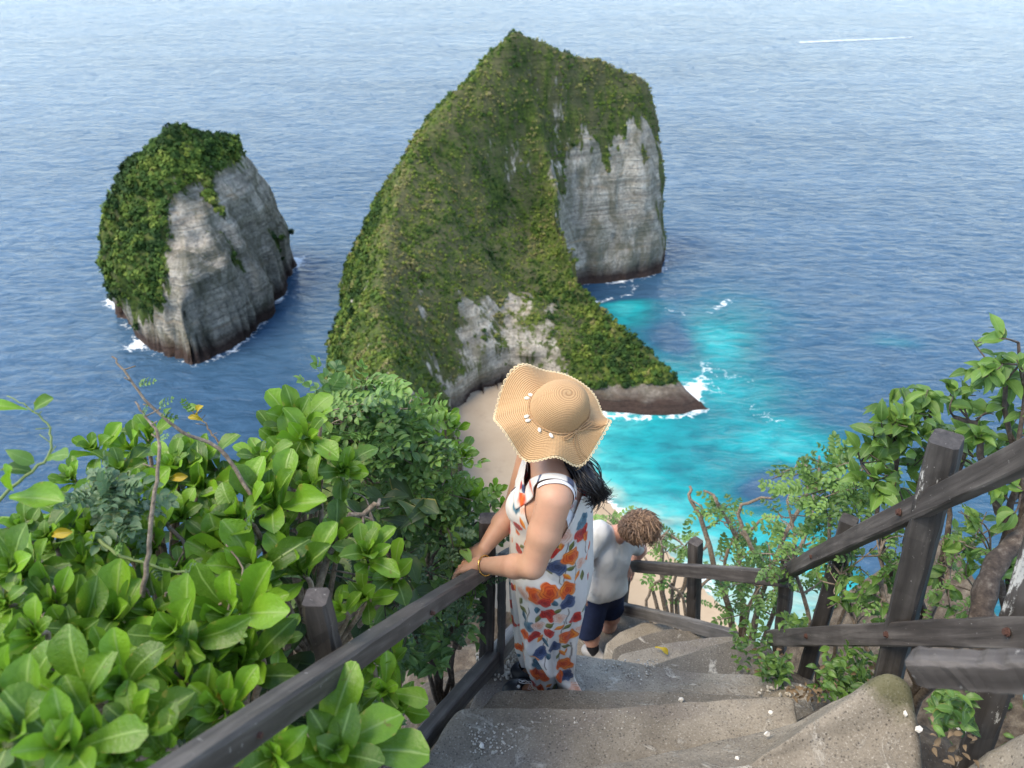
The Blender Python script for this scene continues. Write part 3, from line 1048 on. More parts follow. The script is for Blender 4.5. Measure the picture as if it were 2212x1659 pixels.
left_rail = empty('wooden_railing', tuple(at_z(900, 1560, -2.8)))
tag(left_rail, 'dark timber railing on the left, the woman rests her hands on it', 'railing', 'timber railings of the stairway')
RA, RB = at(248, 1762, 0.88), at(1040, 1238, 2.88)
RS = np.cross(RB - RA, (0, 0, 1))
top1 = beam('top_rail', RA, RB, 0.044, 0.054, WOOD, left_rail, RS, seed=1)
top2 = beam('top_rail', at(1034, 1244, 2.95), at(1150, 1170, 3.6), 0.044, 0.054, WOOD, left_rail, np.cross(at(1150, 1170, 3.6) - at(1034, 1244, 2.95), (0, 0, 1)), seed=2)
LA, LB = at(800, 1740, 2.55), at(1108, 1368, 3.64)
low1 = beam('lower_rail', LA, LB, 0.055, 0.10, WOOD_G, left_rail, np.cross(LB - LA, (0, 0, 1)), seed=3)
post(left_rail, (681, 1290, 1.56), (738, 1570), 0.052, WOOD, 4)
post(left_rail, (1054, 1118, 3.0), (1050, 1430), 0.066, WOOD, 5)
post(left_rail, (1086, 1200, 3.1), (1081, 1400), 0.035, WOOD_G, 6)
for t in (0.14, 0.62):
    c = RA + (RB - RA) * t
    s_ = RS / np.linalg.norm(RS)
    bolt(c + s_ * 0.022, s_, top1, 0.005)

right_rail = empty('wooden_railing', tuple(at_z(1800, 1480, -3.0)))
tag(right_rail, 'tall dark timber railing with slanting rails and peeling posts on the right', 'railing', 'timber railings of the stairway')
UA, UB = at(2330, 925, 1.55), at(1681, 1246, 4.0)
up = beam('top_rail', UA, UB, 0.042, 0.070, WOOD, right_rail, np.cross(UB - UA, (0, 0, 1)), seed=7)
DA, DB = at(2330, 1366, 1.72), at(1664, 1377, 3.85)
dn = beam('lower_rail', DA, DB, 0.042, 0.080, WOOD, right_rail, np.cross(DB - DA, (0, 0, 1)), seed=8)
post(right_rail, (2043, 948, 2.15), (1926, 1440), 0.084, WOOD_P, 9, side=(0.75, -0.66, 0))
post(right_rail, (1834, 1122, 3.12), (1738, 1468), 0.068, WOOD_P, 10, side=(0.8, -0.6, 0))
post(right_rail, (1706, 1184, 4.14), (1690, 1345), 0.072, WOOD, 11, side=(0.8, -0.6, 0))
post(right_rail, (2330, 940, 1.72), (2098, 1640), 0.084, WOOD_P2, 12, side=(0.8, -0.6, 0))
out = -np.cross(UB - UA, (0, 0, 1))
out /= np.linalg.norm(out)
for c0, c1, t, rl in ((UA, UB, 0.34, up), (UA, UB, 0.72, up), (UA, UB, 0.99, up), (DA, DB, 0.10, dn), (DA, DB, 0.40, dn), (DA, DB, 0.74, dn)):
    sgn = 1 if (c0 + out * 0.1 - CAM) @ (c0 + out * 0.1 - CAM) < (c0 - CAM) @ (c0 - CAM) else -1
    bolt(c0 + (c1 - c0) * t + sgn * out * 0.022, sgn * out, rl, 0.009)

back_rail = empty('wooden_railing', tuple(at_z(1500, 1350, -4.2)))
tag(back_rail, 'low timber railing across the bend of the stairs behind the climbing man', 'railing', 'timber railings of the stairway')
BA, BB = at(1368, 1221, 5.6), at(1702, 1253, 4.0)
bt = beam('top_rail', BA, BB, 0.05, 0.082, WOOD, back_rail, np.cross(BB - BA, (0, 0, 1)), seed=13)
beam('lower_rail', at(1322, 1308, 6.0), at(1590, 1376, 4.5), 0.05, 0.085, WOOD_G, back_rail, np.cross(BB - BA, (0, 0, 1)), seed=14)
post(back_rail, (1503, 1170, 4.95), (1497, 1352), 0.078, WOOD, 15, side=(0.75, 0.66, 0))
post(back_rail, (1354, 1205, 5.75), (1338, 1356), 0.075, WOOD, 16, side=(0.75, 0.66, 0))

near_rail = empty('wooden_railing', tuple(at(2300, 1560, 1.2)))
tag(near_rail, 'blunt end of a near timber rail poking in at the right edge', 'railing', 'timber railings of the stairway')
NA, NB = at(1978, 1447, 1.28), at(2420, 1440, 1.05)
beam('top_rail', NA, NB, 0.044, 0.054, WOOD, near_rail, np.cross(NB - NA, (0, 0, 1)), seed=17)

# ================================================================== PEOPLE
def R3(u, v, d):
    return ray(u, v) * d


def cone(a, b, ra, rb, k=0.03):
    return ('c', np.asarray(a, float), np.asarray(b, float), ra, rb, k)


def ell(c, rad, ax=None, k=0.03):
    return ('e', np.asarray(c, float), np.asarray(rad, float), np.eye(3) if ax is None else np.asarray(ax, float), 0, k)


def prim_d(pr, p):
    if pr[0] == 'c':
        _, a, b, ra, rb, _k = pr
        d = b - a
        t = np.clip(((p - a) @ d) / (d @ d + 1e-12), 0, 1)
        return np.linalg.norm(p - a - t[..., None] * d, axis=-1) - (ra + (rb - ra) * t)
    _, c, r, ax, _z, _k = pr
    q = (p - c) @ ax.T
    k0 = np.linalg.norm(q / r, axis=-1)
    k1 = np.linalg.norm(q / (r * r), axis=-1)
    return k0 * (k0 - 1.0) / (k1 + 1e-9)


def smin(a, b, k):
    h = np.clip(0.5 + 0.5 * (a - b) / k, 0, 1)
    return a * (1 - h) + b * h - k * h * (1 - h)


def sdf_at(prims, p):
    d = np.full(p.shape[:-1], 0.3)
    for pr in prims:
        d = smin(d, prim_d(pr, p), pr[5])
    return d


def bounds(pr):
    if pr[0] == 'c':
        r = max(pr[3], pr[4])
        return np.minimum(pr[1], pr[2]) - r, np.maximum(pr[1], pr[2]) + r
    r = pr[2].max()
    return pr[1] - r, pr[1] + r


def sdf_mesh(prims, res, post=None):
    lo = np.min([bounds(p)[0] for p in prims], 0) - 4 * res
    hi = np.max([bounds(p)[1] for p in prims], 0) + 4 * res
    n = np.ceil((hi - lo) / res).astype(int) + 1
    D = np.full(n, 0.3, np.float32)
    ax = [lo[k] + res * np.arange(n[k]) for k in range(3)]
    for pr in prims:
        a, b = bounds(pr)
        pad = pr[5] + 3 * res
        i0 = np.maximum(np.floor((a - pad - lo) / res).astype(int), 0)
        i1 = np.minimum(np.ceil((b + pad - lo) / res).astype(int) + 1, n)
        g = np.stack(np.meshgrid(*[ax[k][i0[k]:i1[k]] for k in range(3)], indexing='ij'), -1)
        d = prim_d(pr, g)
        sl = tuple(slice(i0[k], i1[k]) for k in range(3))
        D[sl] = smin(D[sl], d, pr[5])
    if post is not None:
        g = np.stack(np.meshgrid(*ax, indexing='ij'), -1)
        D = post(D, g).astype(np.float32)
    return surface_nets(D, lo, res)


def surface_nets(D, lo, res):
    S = D < 0
    nx, ny, nz = D.shape
    cells = np.zeros((nx - 1, ny - 1, nz - 1), np.int8)
    for dx in (0, 1):
        for dy in (0, 1):
            for dz in (0, 1):
                cells += S[dx:nx - 1 + dx, dy:ny - 1 + dy, dz:nz - 1 + dz]
    act = (cells > 0) & (cells < 8)
    idx = np.full(act.shape, -1, np.int64)
    I = np.argwhere(act)
    idx[act] = np.arange(len(I))
    acc = np.zeros((len(I), 3))
    cnt = np.zeros(len(I))
    cor = [(0, 0, 0), (1, 0, 0), (0, 1, 0), (1, 1, 0), (0, 0, 1), (1, 0, 1), (0, 1, 1), (1, 1, 1)]
    for a in range(8):
        for b in range(a + 1, 8):
            ca, cb = np.array(cor[a]), np.array(cor[b])
            if np.abs(ca - cb).sum() != 1:
                continue
            da = D[I[:, 0] + ca[0], I[:, 1] + ca[1], I[:, 2] + ca[2]]
            db = D[I[:, 0] + cb[0], I[:, 1] + cb[1], I[:, 2] + cb[2]]
            x = (da < 0) != (db < 0)
            t = np.where(x, da / (da - db + 1e-12), 0)
            acc += np.where(x[:, None], ca + t[:, None] * (cb - ca), 0)
            cnt += x
    V = lo + res * (I + acc / cnt[:, None])
    F = []
    for axn in range(3):
        o = [k for k in range(3) if k != axn]
        sl0 = [slice(1, D.shape[k] - 1) for k in range(3)]
        a = [slice(1, D.shape[k] - 1) for k in range(3)]
        b = list(a)
        a[axn] = slice(0, D.shape[axn] - 1)
        b[axn] = slice(1, D.shape[axn])
        s0, s1 = S[tuple(a)], S[tuple(b)]
        E = np.argwhere(s0 != s1)
        if not len(E):
            continue
        base = E.copy()
        for k in o:
            base[:, k] += 1
        flip = s0[tuple(E.T)]
        q = []
        for d0, d1 in ((0, 0), (-1, 0), (-1, -1), (0, -1)):
            c = base.copy()
            c[:, o[0]] += d0
            c[:, o[1]] += d1
            q.append(idx[tuple(c.T)])
        q = np.stack(q, 1)
        if axn == 1:
            flip = ~flip
        q = np.where(flip[:, None], q, q[:, ::-1])
        F.append(q)
    F = np.concatenate(F)
    return V, F[(F >= 0).all(1)]


def relax(V, F, it=2, lam=0.5):
    n = len(V)
    for _ in range(it):
        acc = np.zeros_like(V)
        cnt = np.zeros(n)
        for a, b in ((0, 1), (1, 2), (2, 3), (3, 0)):
            np.add.at(acc, F[:, a], V[F[:, b]])
            np.add.at(cnt, F[:, a], 1)
            np.add.at(acc, F[:, b], V[F[:, a]])
            np.add.at(cnt, F[:, b], 1)
        V = V * (1 - lam) + lam * acc / np.maximum(cnt, 1)[:, None]
    return V


def skin_material(name, base, red):
    m = NT(name)
    co = m.coord('Object')
    c = m.mix(m.ramp(m.noise(co, 9, 4), [(0.35, 0.0), (0.7, 0.6)]), base, red)
    c = m.mix(m.ramp(m.noise(co, 55, 4, 0.6), [(0.45, 0.0), (0.75, 0.25)]), c, tuple(x * 0.72 for x in base))
    mole = m.ramp(m.voro(co, 17, rand=1.0), [(0.028, 1.0), (0.040, 0.0)])
    c = m.mix(m.math('MULTIPLY', mole, 0.6), c, (0.16, 0.07, 0.04))
    m.set(Base_Color=c, Roughness=0.5, Normal=m.bump(m.noise(co, 260, 3), 0.10, 0.003))
    m.b.inputs['Specular IOR Level'].default_value = 0.4
    m.b.inputs['Subsurface Weight'].default_value = 0.12
    m.b.inputs['Subsurface Radius'].default_value = (0.012, 0.005, 0.003)
    m.b.inputs['Subsurface Scale'].default_value = 0.6
    return m.m


def finger(pts, r0, r1, k=0.008):
    pts = [np.asarray(p, float) for p in pts]
    n = len(pts) - 1
    rr = np.linspace(r0, r1, n + 1)
    return [cone(pts[i], pts[i + 1], rr[i], rr[i + 1], k) for i in range(n)]


def hand(wrist, knuckle, over, down, side, thumb_side, r=1.0, curl=1.0):
    """a hand gripping a rail: palm wrist->knuckle, fingers run on in direction over, then bend towards down"""
    wrist, knuckle = np.asarray(wrist), np.asarray(knuckle)
    f = knuckle - wrist
    f /= np.linalg.norm(f)
    over, down, side = [np.asarray(x, float) / np.linalg.norm(x) for x in (over, down, side)]
    pr = []
    for t in (-1.0, -0.33, 0.33, 1.0):
        pr.append(cone(wrist + side * 0.014 * t * r, knuckle + side * 0.029 * t * r, 0.016 * r, 0.0115 * r, 0.012))
    for t, ln in ((-1.0, 0.86), (-0.33, 1.0), (0.33, 0.95), (1.0, 0.76)):
        b = knuckle + side * 0.029 * t * r
        p1 = b + (over * 0.85 + down * 0.25) * 0.036 * ln * r
        p2 = p1 + (over * 0.25 + down * 1.0) * 0.025 * ln * r * curl
        p3 = p2 + (down * 1.0 - over * 0.45) * 0.019 * ln * r * curl
        pr += finger([b, p1, p2, p3], 0.0084 * r, 0.0066 * r, 0.004)
    tb = wrist + f * 0.022 * r + side * thumb_side * 0.026 * r
    t1 = tb + (f * 0.55 + side * thumb_side * 0.6 + down * 0.55) * 0.034 * r
    t2 = t1 + (f * 0.45 + down * 1.0) * 0.026 * r
    t3 = t2 + (down * 1.0 + f * 0.3 - side * thumb_side * 0.2) * 0.020 * r
    pr += finger([wrist + side * thumb_side * 0.012 * r, tb, t1, t2, t3], 0.014 * r, 0.0078 * r, 0.011)
    return pr


# ------------------------------------------------------------------ the woman
woman = empty('person', tuple(CAM + np.array([0.15, 2.15, -3.03])))
tag(woman, 'woman in a rose print dress and straw hat leaning on the left railing', 'person')
Z3 = np.array([0, 0, 1.0])
WF = np.array([-0.95, 0.31, 0.0])
WF /= np.linalg.norm(WF)
WL = np.array([-WF[1], WF[0], 0.0])                       # her left, towards the viewer
hipc, wstc, chc = np.array([.158, 2.14, -2.22]), np.array([.15, 2.125, -2.02]), np.array([.148, 2.115, -1.86])
sh, elb, wri = R3(1197, 1078, 2.53), R3(1150, 1222, 2.60), R3(1038, 1221, 2.80)
fsh, felb, fwri = np.array([.09, 2.275, -1.70]), R3(1112, 1098, 3.02), R3(1046, 1184, 2.95)
HTZ = np.array([0.10, -0.36, 0.93])
HTZ /= np.linalg.norm(HTZ)
neckb, skull = np.array([.165, 2.135, -1.675]), R3(1208, 886, 2.56) - HTZ * .062
HF = np.array([-0.80, 0.60, 0.0])
HF -= HTZ * (HF @ HTZ)
HF /= np.linalg.norm(HF)
HR = np.cross(HTZ, HF)
hax = np.stack([HF, HR, HTZ])
body = [
    cone(hipc + WL * .07, hipc - WL * .07, .108, .108, .05), cone(wstc + WL * .05, wstc - WL * .05, .112, .112, .09),
    cone(chc + WL * .06, chc - WL * .06, .108, .108, .09), ell(chc + WF * .085 + WL * .07 - Z3 * .02, (.06, .06, .062), None, .05),
    ell(chc + WF * .085 - WL * .07 - Z3 * .02, (.06, .06, .062), None, .05),
    cone(sh * .72 + neckb * .28 - Z3 * .015, fsh * .72 + neckb * .28 - Z3 * .015, .062, .062, .07),
    cone(neckb - Z3 * .05, neckb + WL * .09 - Z3 * .035, .055, .045, .05), cone(neckb - Z3 * .05, neckb - WL * .09 - Z3 * .035, .055, .045, .05),
    cone(neckb - Z3 * .04, skull - Z3 * .06, .055, .050, .045),
    ell(skull, (.090, .074, .108), hax, .03), ell(skull + HF * .035 - Z3 * .062, (.058, .050, .055), hax, .03),
    cone(skull + HF * .098 - Z3 * .005, skull + HF * .116 - Z3 * .035, .009, .012, .012), ell(skull + HF * .088 - Z3 * .068, (.014, .026, .010), hax, .01),
    ell(skull + HF * .075 - Z3 * .103, (.026, .028, .022), hax, .03),
]
for sgn in (-1, 1):
    body += [ell(skull + HR * .078 * sgn - HF * .01 - Z3 * .02, (.018, .010, .030), hax, .008), ell(skull + HF * .092 + HR * .032 * sgn + Z3 * .004, (.010, .014, .009), hax, .006)]
# near arm
um = sh * .5 + elb * .5 + np.array([0.004, -0.004, 0])
fm_ = elb * .68 + wri * .32 - Z3 * .004
body += [cone(sh, um, .060, .055, .04), cone(um, elb, .055, .043, .02), cone(elb, fm_, .043, .042, .02), cone(fm_, wri, .042, .0265, .015)]
# far arm
body += [cone(fsh, felb, .050, .044, .04), cone(felb, felb * .6 + fwri * .4, .045, .044, .02), cone(felb * .6 + fwri * .4, fwri, .044, .027, .015)]
rail_d = (RB - RA) / np.linalg.norm(RB - RA)
rail_out = -RS / np.linalg.norm(RS)
if rail_out[0] > 0:
    rail_out = -rail_out
kn1, kn2 = R3(1006, 1221, 2.835), R3(1017, 1207, 2.945)
body += hand(wri, kn1, np.array([-0.75, 0.1, -0.35]), (-0.2, -0.15, -1.0), np.cross(kn1 - wri, Z3), 1, 0.98)
body += hand(fwri, kn2, np.array([-0.7, -0.2, -0.5]), (-0.1, 0, -1.0), np.cross(kn2 - fwri, Z3), 1, 0.95)
# legs and feet
ank, fank = at_z(1184, 1484, -2.94) - CAM, at_z(1176, 1450, -2.95) - CAM
for hp, an in ((hipc + WL * .07, ank), (hipc - WL * .07, fank)):
    kn = hp * .5 + an * .5 + WF * .03
    body += [cone(hp - Z3 * .04, kn, .088, .056, .05), cone(kn, kn * .6 + an * .4 - WF * .012, .054, .050, .03), cone(kn * .6 + an * .4 - WF * .012, an, .050, .032, .03), cone(an, an + WF * .11 - Z3 * .060, .028, .018, .02)]
V, F = sdf_mesh(body, 0.0048)
V = relax(V, F, 1, 0.35)
SKIN = skin_material('skin_fair', (0.48, 0.275, 0.172), (0.48, 0.235, 0.150))
build('body', V + CAM, F, SKIN, woman)

# ---- dress
tab = np.array([  # z, centre x, half width x, centre y, half depth y
    (-1.62, .165, .112, 2.125, .150), (-1.72, .160, .122, 2.122, .158), (-1.82, .152, .140, 2.120, .160), (-2.02, .148, .154, 2.125, .165), (-2.29, .154, .163, 2.14, .178), (-2.43, .151, .155, 2.145, .172),
    (-2.585, .144, .137, 2.15, .155), (-2.75, .150, .124, 2.155, .138), (-2.91, .168, .102, 2.16, .118), (-3.02, .178, .092, 2.16, .108)])
NT_, NR = 440, 400
th = np.linspace(0, 2 * np.pi, NT_, endpoint=False)      # measured from her front, positive to her left
dirx = np.cos(th)[:, None] * WF[:2] + np.sin(th)[:, None] * WL[:2]


def ang_b(c, w):
    d = (th - c + np.pi) % (2 * np.pi) - np.pi
    return np.exp(-(d / w) ** 2)


LEFT, BACK, RIGHT = np.pi / 2, np.pi, 1.5 * np.pi
ztop = -1.83 + 0.13 * ang_b(0.5, .55) + 0.13 * ang_b(-0.5, .55) - 0.16 * ang_b(LEFT + .2, .40) - 0.16 * ang_b(RIGHT - .2, .40) + 0.03 * ang_b(BACK, .5) + 0.05 * ang_b(LEFT + .95, .25) + 0.05 * ang_b(RIGHT - .95, .25)
zbot = -2.925 + 0.03 * np.sin(2 * th + 1) + 0.03 * ang_b(0.9, 0.6) - 0.075 * ang_b(2.55, 0.28) - 0.05 * ang_b(1.5, 0.16)
rows, S_, H_ = [], [], []
for j in range(NR):
    t = j / (NR - 1)
    z = ztop * (1 - t) + zbot * t
    cx, ax_, cy, by_ = [np.interp(-z, -tab[:, 0], tab[:, k]) for k in (1, 2, 3, 4)]
    low = sstep(-2.0, -2.75, z)
    rr = 1 / np.sqrt((dirx[:, 0] / ax_) ** 2 + (dirx[:, 1] / by_) ** 2)
    fold = 0.011 * np.sin(5 * th + 2.0 * z) + 0.008 * np.sin(9 * th + 1.3 - 3 * z) + 0.005 * np.sin(15 * th - 2 * z) + 0.003 * np.sin(26 * th + 4 * z)
    # one long gathered fold that sweeps from the knee to the trailing corner of the hem
    c0 = 1.15 + (-2.45 - z) * 2.9
    fold = fold + 0.030 * ang_b(c0, 0.17) * sstep(-2.40, -2.65, z) - 0.016 * ang_b(c0 - 0.42, 0.2) * sstep(-2.4, -2.7, z)
    fold = fold + 0.085 * ang_b(2.55, 0.30) * sstep(-2.80, -3.0, z)
    rr = rr + fold * (0.3 + 1.0 * low)
    p = np.stack([cx + dirx[:, 0] * rr, cy + dirx[:, 1] * rr, z], 1)
    rows.append(p)
    S_.append(th * 0.152)
    H_.append(z)
DV = np.stack(rows)                                       # NR, NT, 3
flat_v = DV.reshape(-1, 3)
torso = body[:8] + [b for b in body if b[0] == 'c' and b[1][2] < -2.1 and b[2][2] < -2.2 and b[1][0] > -0.02]
d = sdf_at(torso, flat_v)
need = d < 0.008
eps = 0.004
g = np.stack([sdf_at(torso, flat_v[need] + np.eye(3)[k] * eps) - sdf_at(torso, flat_v[need] - np.eye(3)[k] * eps) for k in range(3)], 1)
g /= np.linalg.norm(g, axis=1)[:, None] + 1e-9
flat_v[need] += g * (0.008 - d[need])[:, None]
flat_v[:, :] += 0.0016 * np.stack([fbm(flat_v, 22, s_, 3) for s_ in (1, 2, 3)], 1)
S_, H_ = np.stack(S_), np.stack(H_)

# ---- the printed roses, laid out on the cloth (arc length S, height H)
proj = flat_v
dep = proj[:, 1] * CP - proj[:, 2] * SP
PU = 1106 + FU * proj[:, 0] / dep
PV = 829.5 + FU * (-(proj[:, 1] * SP + proj[:, 2] * CP)) / dep
front = (np.repeat(dirx[None, :, 1], NR, 0).ravel() < 0.60)
colr = np.tile(np.array([0.62, 0.585, 0.53]), (len(flat_v), 1))
Sv, Hv = S_.ravel(), H_.ravel()
PAL = dict(o=((0.66, 0.105, 0.010), (0.38, 0.016, 0.006), (0.74, 0.24, 0.025)), r=((0.42, 0.016, 0.010), (0.13, 0.004, 0.004), (0.62, 0.05, 0.02)), b=((0.035, 0.055, 0.125), (0.010, 0.016, 0.042), (0.085, 0.12, 0.21)),
           t=((0.065, 0.15, 0.20), (0.02, 0.045, 0.075), (0.13, 0.24, 0.28)), p=((0.66, 0.42, 0.31), (0.55, 0.22, 0.13), (0.72, 0.58, 0.48)),
           x=((0.62, 0.09, 0.010), (0.32, 0.01, 0.005), (0.72, 0.18, 0.02)))
LEAFC = dict(g=((0.15, 0.16, 0.03), (0.085, 0.10, 0.02)), o=((0.75, 0.27, 0.02), (0.62, 0.13, 0.01)), t=((0.045, 0.13, 0.17), (0.02, 0.07, 0.10)))


def wrap(ds):
    c = 2 * np.pi * 0.152
    return (ds + c / 2) % c - c / 2


def paint_rose(s0, h0, r, kind, rs):
    ds, dh = wrap(Sv - s0), Hv - h0
    k = np.where((np.abs(ds) < 2.3 * r) & (np.abs(dh) < 2.3 * r))[0]
    if not len(k):
        return
    a = rs.uniform(0, 6.28)
    rad_ = np.interp(-h0, -tab[:, 0], 0.5 * (tab[:, 2] + tab[:, 4]))
    x, y = ds[k] / r / (1.12 * 0.152 / rad_), dh[k] / r / np.interp(h0, (-2.95, -1.8), (1.62, 1.15))
    rho, ph = np.hypot(x, y), np.arctan2(y, x)
    edge = 1 + 0.10 * np.sin(3 * ph + a) + 0.07 * np.sin(5 * ph + 2 * a) + 0.04 * np.sin(8 * ph)
    q = rho / edge
    base, dark, lite = [np.array(c) for c in PAL[kind]]
    sp = np.sin(2 * np.pi * (q * 3.4 + ph / (2 * np.pi) + 0.22 * np.sin(3 * ph + a)))
    line = sstep(0.55, 0.95, sp)
    c = base + (lite - base) * sstep(0.45, 1.0, q + 0.25 * np.sin(2 * ph + a))[:, None] * 0.9
    c = c * (1 - 0.8 * line[:, None]) + dark * 0.8 * line[:, None]
    c = c + (dark - c) * (0.55 * sstep(0.42, 0.15, q))[:, None]
    al = sstep(1.0, 0.93, q)[:, None]
    shd = sstep(1.22, 0.95, np.hypot(x + 0.10, y + 0.14) / edge)[:, None] * 0.22 * (1 - al)
    colr[k] = (colr[k] * (1 - shd) + np.array([0.30, 0.25, 0.2]) * shd) * (1 - al) + c * al


def paint_leaf(s0, h0, r, kind, ang):
    ds, dh = wrap(Sv - s0), Hv - h0
    k = np.where((np.abs(ds) < 1.2 * r) & (np.abs(dh) < 1.9 * r))[0]
    if not len(k):
        return
    fy = np.interp(h0, (-2.95, -1.8), (1.5, 1.1))
    x = (ds[k] * math.cos(ang) + dh[k] / fy * math.sin(ang)) / r
    y = (-ds[k] * math.sin(ang) + dh[k] / fy * math.cos(ang)) / r
    w = 0.42 * (1 - np.clip(np.abs(x), 0, 1) ** 1.8)
    al = sstep(0.05, -0.02, np.abs(y) - w)[:, None] * (np.abs(x) < 1)[:, None]
    a, b = [np.array(c) for c in LEAFC[kind]]
    c = np.where((y > 0)[:, None], a, b)
    colr[k] = colr[k] * (1 - al) + c * al


def paint_stem(s0, h0, s1, h1):
    ds, dh = Sv - s0, Hv - h0
    L = (s1 - s0) ** 2 + (h1 - h0) ** 2
    t = np.clip((ds * (s1 - s0) + dh * (h1 - h0)) / L, 0, 1)
    dd = np.hypot(ds - t * (s1 - s0) - 0.004 * np.sin(6 * t), dh - t * (h1 - h0))
    al = sstep(0.0030, 0.0014, dd)[:, None] * 0.8
    colr[:] = colr * (1 - al) + np.array([0.09, 0.07, 0.06]) * al


def on_cloth(u, v):
    e = np.where(front, (PU - u) ** 2 + (PV - v) ** 2, 1e9)
    k = int(np.argmin(e))
    return Sv[k], Hv[k]


rs = np.random.default_rng(3)
def q1(x, y): return x * .248 + 1042.3, y * .248 + 1124.6
def q2(x, y): return x * .1488 + 960, y * .1488 + 1042.3


for pts in [((745, 160), (712, 380)), ((712, 380), (720, 560)), ((805, 360), (808, 600)), ((745, 770), (735, 900)), ((710, 880), (690, 980)), ((675, 1060), (672, 1210)), ((765, 1060), (765, 1300)),
            ((400, 760), (395, 890)), ((300, 960), (400, 1180)), ((560, 1020), (530, 1100)), ((890, 160), (905, 280)), ((600, 320), (560, 400)), ((650, 470), (690, 560)), ((530, 1150), (560, 1300)), ((820, 160), (800, 220))]:
    a, b = on_cloth(*q1(*pts[0])), on_cloth(*q1(*pts[1]))
    paint_stem(*a, *b)
LEAVES = [(780, 222, 'g', 1.2), (690, 222, 'o', 1.4), (770, 420, 'g', .1), (570, 425, 'g', -.9), (738, 490, 'o', -.8), (822, 475, 'o', 1.0), (867, 475, 'g', 1.5), (742, 925, 'g', .6), (583, 920, 'g', .9),
          (668, 935, 'o', .5), (725, 1095, 'g', -.3), (693, 1150, 'o', -.8), (480, 775, 't', 1.5), (368, 828, 't', -1.2), (630, 725, 't', -1.1), (648, 792, 'g', .8), (835, 665, 'o', 1.2), (330, 700, 'g', 1.2),
          (355, 770, 'g', -.3), (503, 1025, 'o', 1.2), (545, 1055, 't', -.8), (575, 1185, 't', -1.0), (455, 1187, 'o', -.2), (487, 850, 'g', 1.2), (600, 205, 'g', 1.4), (925, 85, 'g', 1.5), (880, 545, 'o', 1.3)]
for x, y, kd, a in LEAVES:
    paint_leaf(*on_cloth(*q1(x, y)), 0.022, kd, a)
for x, y, kd, a in [(1130, 230, 'o', 1.1), (1220, 240, 'o', 1.4), (1130, 600, 'o', -1.0), (1340, 60, 'g', .7)]:
    paint_leaf(*on_cloth(*q2(x, y)), 0.022, kd, a)
ROSES = [(452, 660, 62, 'o'), (588, 633, 66, 'x'), (545, 725, 38, 'r'), (575, 818, 60, 'r'), (670, 850, 46, 'p'), (740, 600, 64, 'o'), (745, 710, 60, 'b'), (830, 740, 44, 't'), (800, 840, 46, 'r'), (740, 1015, 68, 'o'),
         (627, 1095, 48, 'b'), (580, 990, 40, 'r'), (455, 1000, 38, 'r'), (400, 930, 44, 't'), (510, 1140, 42, 'b'), (500, 1330, 70, 'x'), (480, 1245, 52, 't'), (705, 1250, 56, 'o'), (725, 1340, 42, 'b'), (675, 1370, 36, 'x'),
         (800, 1395, 50, 'r'), (820, 1475, 40, 'p'), (370, 1160, 46, 'b'), (345, 1080, 38, 'o'), (350, 640, 48, 'p'), (270, 740, 46, 'r'), (265, 870, 40, 'x'), (270, 640, 40, 't'), (490, 915, 42, 'p'), (650, 405, 66, 'b'),
         (515, 415, 34, 'b'), (600, 275, 50, 'r'), (775, 325, 66, 'o'), (860, 105, 66, 'r'), (908, 130, 34, 'o'), (705, 145, 60, 'p'), (855, 370, 42, 'p'), (930, 225, 34, 't'), (935, 420, 36, 'r'), (900, 445, 34, 'b'),
         (915, 490, 30, 'r'), (860, 20, 50, 't'), (375, 1240, 36, 'p'), (370, 985, 32, 'x'), (940, 40, 36, 'b'), (895, 600, 36, 'r'), (860, 930, 38, 'p')]
for x, y, r_, kd in ROSES:
    paint_rose(*on_cloth(*q1(x, y)), r_ * .248 * 3.0 / FU * 1.12, kd, rs)
for x, y, r_, kd in [(1045, 345, 75, 't'), (1150, 90, 60, 'b'), (1010, 500, 75, 'r'), (1180, 400, 75, 'p'), (1060, 710, 60, 'o'), (1110, 30, 55, 'r'), (2030, 500, 70, 't')]:
    paint_rose(*on_cloth(*q2(x, y)), r_ * .1488 * 2.75 / FU, kd, rs)
gaps = np.random.default_rng(17)
for _ in range(70):                                        # more blooms where the cloth is still bare
    t_, h_ = gaps.uniform(-.1, 3.1), gaps.uniform(-2.92, -1.9)
    r0 = gaps.uniform(.015, .021)
    q_ = (np.abs(wrap(Sv - t_ * .152)) < 1.3 * r0) & (np.abs(Hv - h_) < 1.6 * r0)
    if q_.any() and (colr[q_].min(1) > .45).mean() > .9:
        paint_rose(t_ * .152, h_, r0, 'rxortxrp'[gaps.integers(8)], rs)
for _ in range(34):                                        # small loose leaves between the roses
    t_, h_ = gaps.uniform(0.2, 3.0), gaps.uniform(-2.9, -2.0)
    k_ = int(np.argmin(wrap(Sv - t_ * .152) ** 2 + (Hv - h_) ** 2))
    if colr[k_].min() > .45:
        paint_leaf(t_ * .152, h_, gaps.uniform(.013, .02), 'ogtg'[gaps.integers(4)], gaps.uniform(0, 3))
for _ in range(60):                                        # the same print goes on round the far side
    t_ = rs.uniform(-2.2, 1.0)
    if np.cos(t_) * WF[1] + np.sin(t_) * WL[1] < 0.1:
        continue
    paint_rose((t_ % (2 * np.pi)) * 0.152, rs.uniform(-2.95, -1.75), rs.uniform(0.018, 0.03), 'orbtpx'[rs.integers(6)], rs)

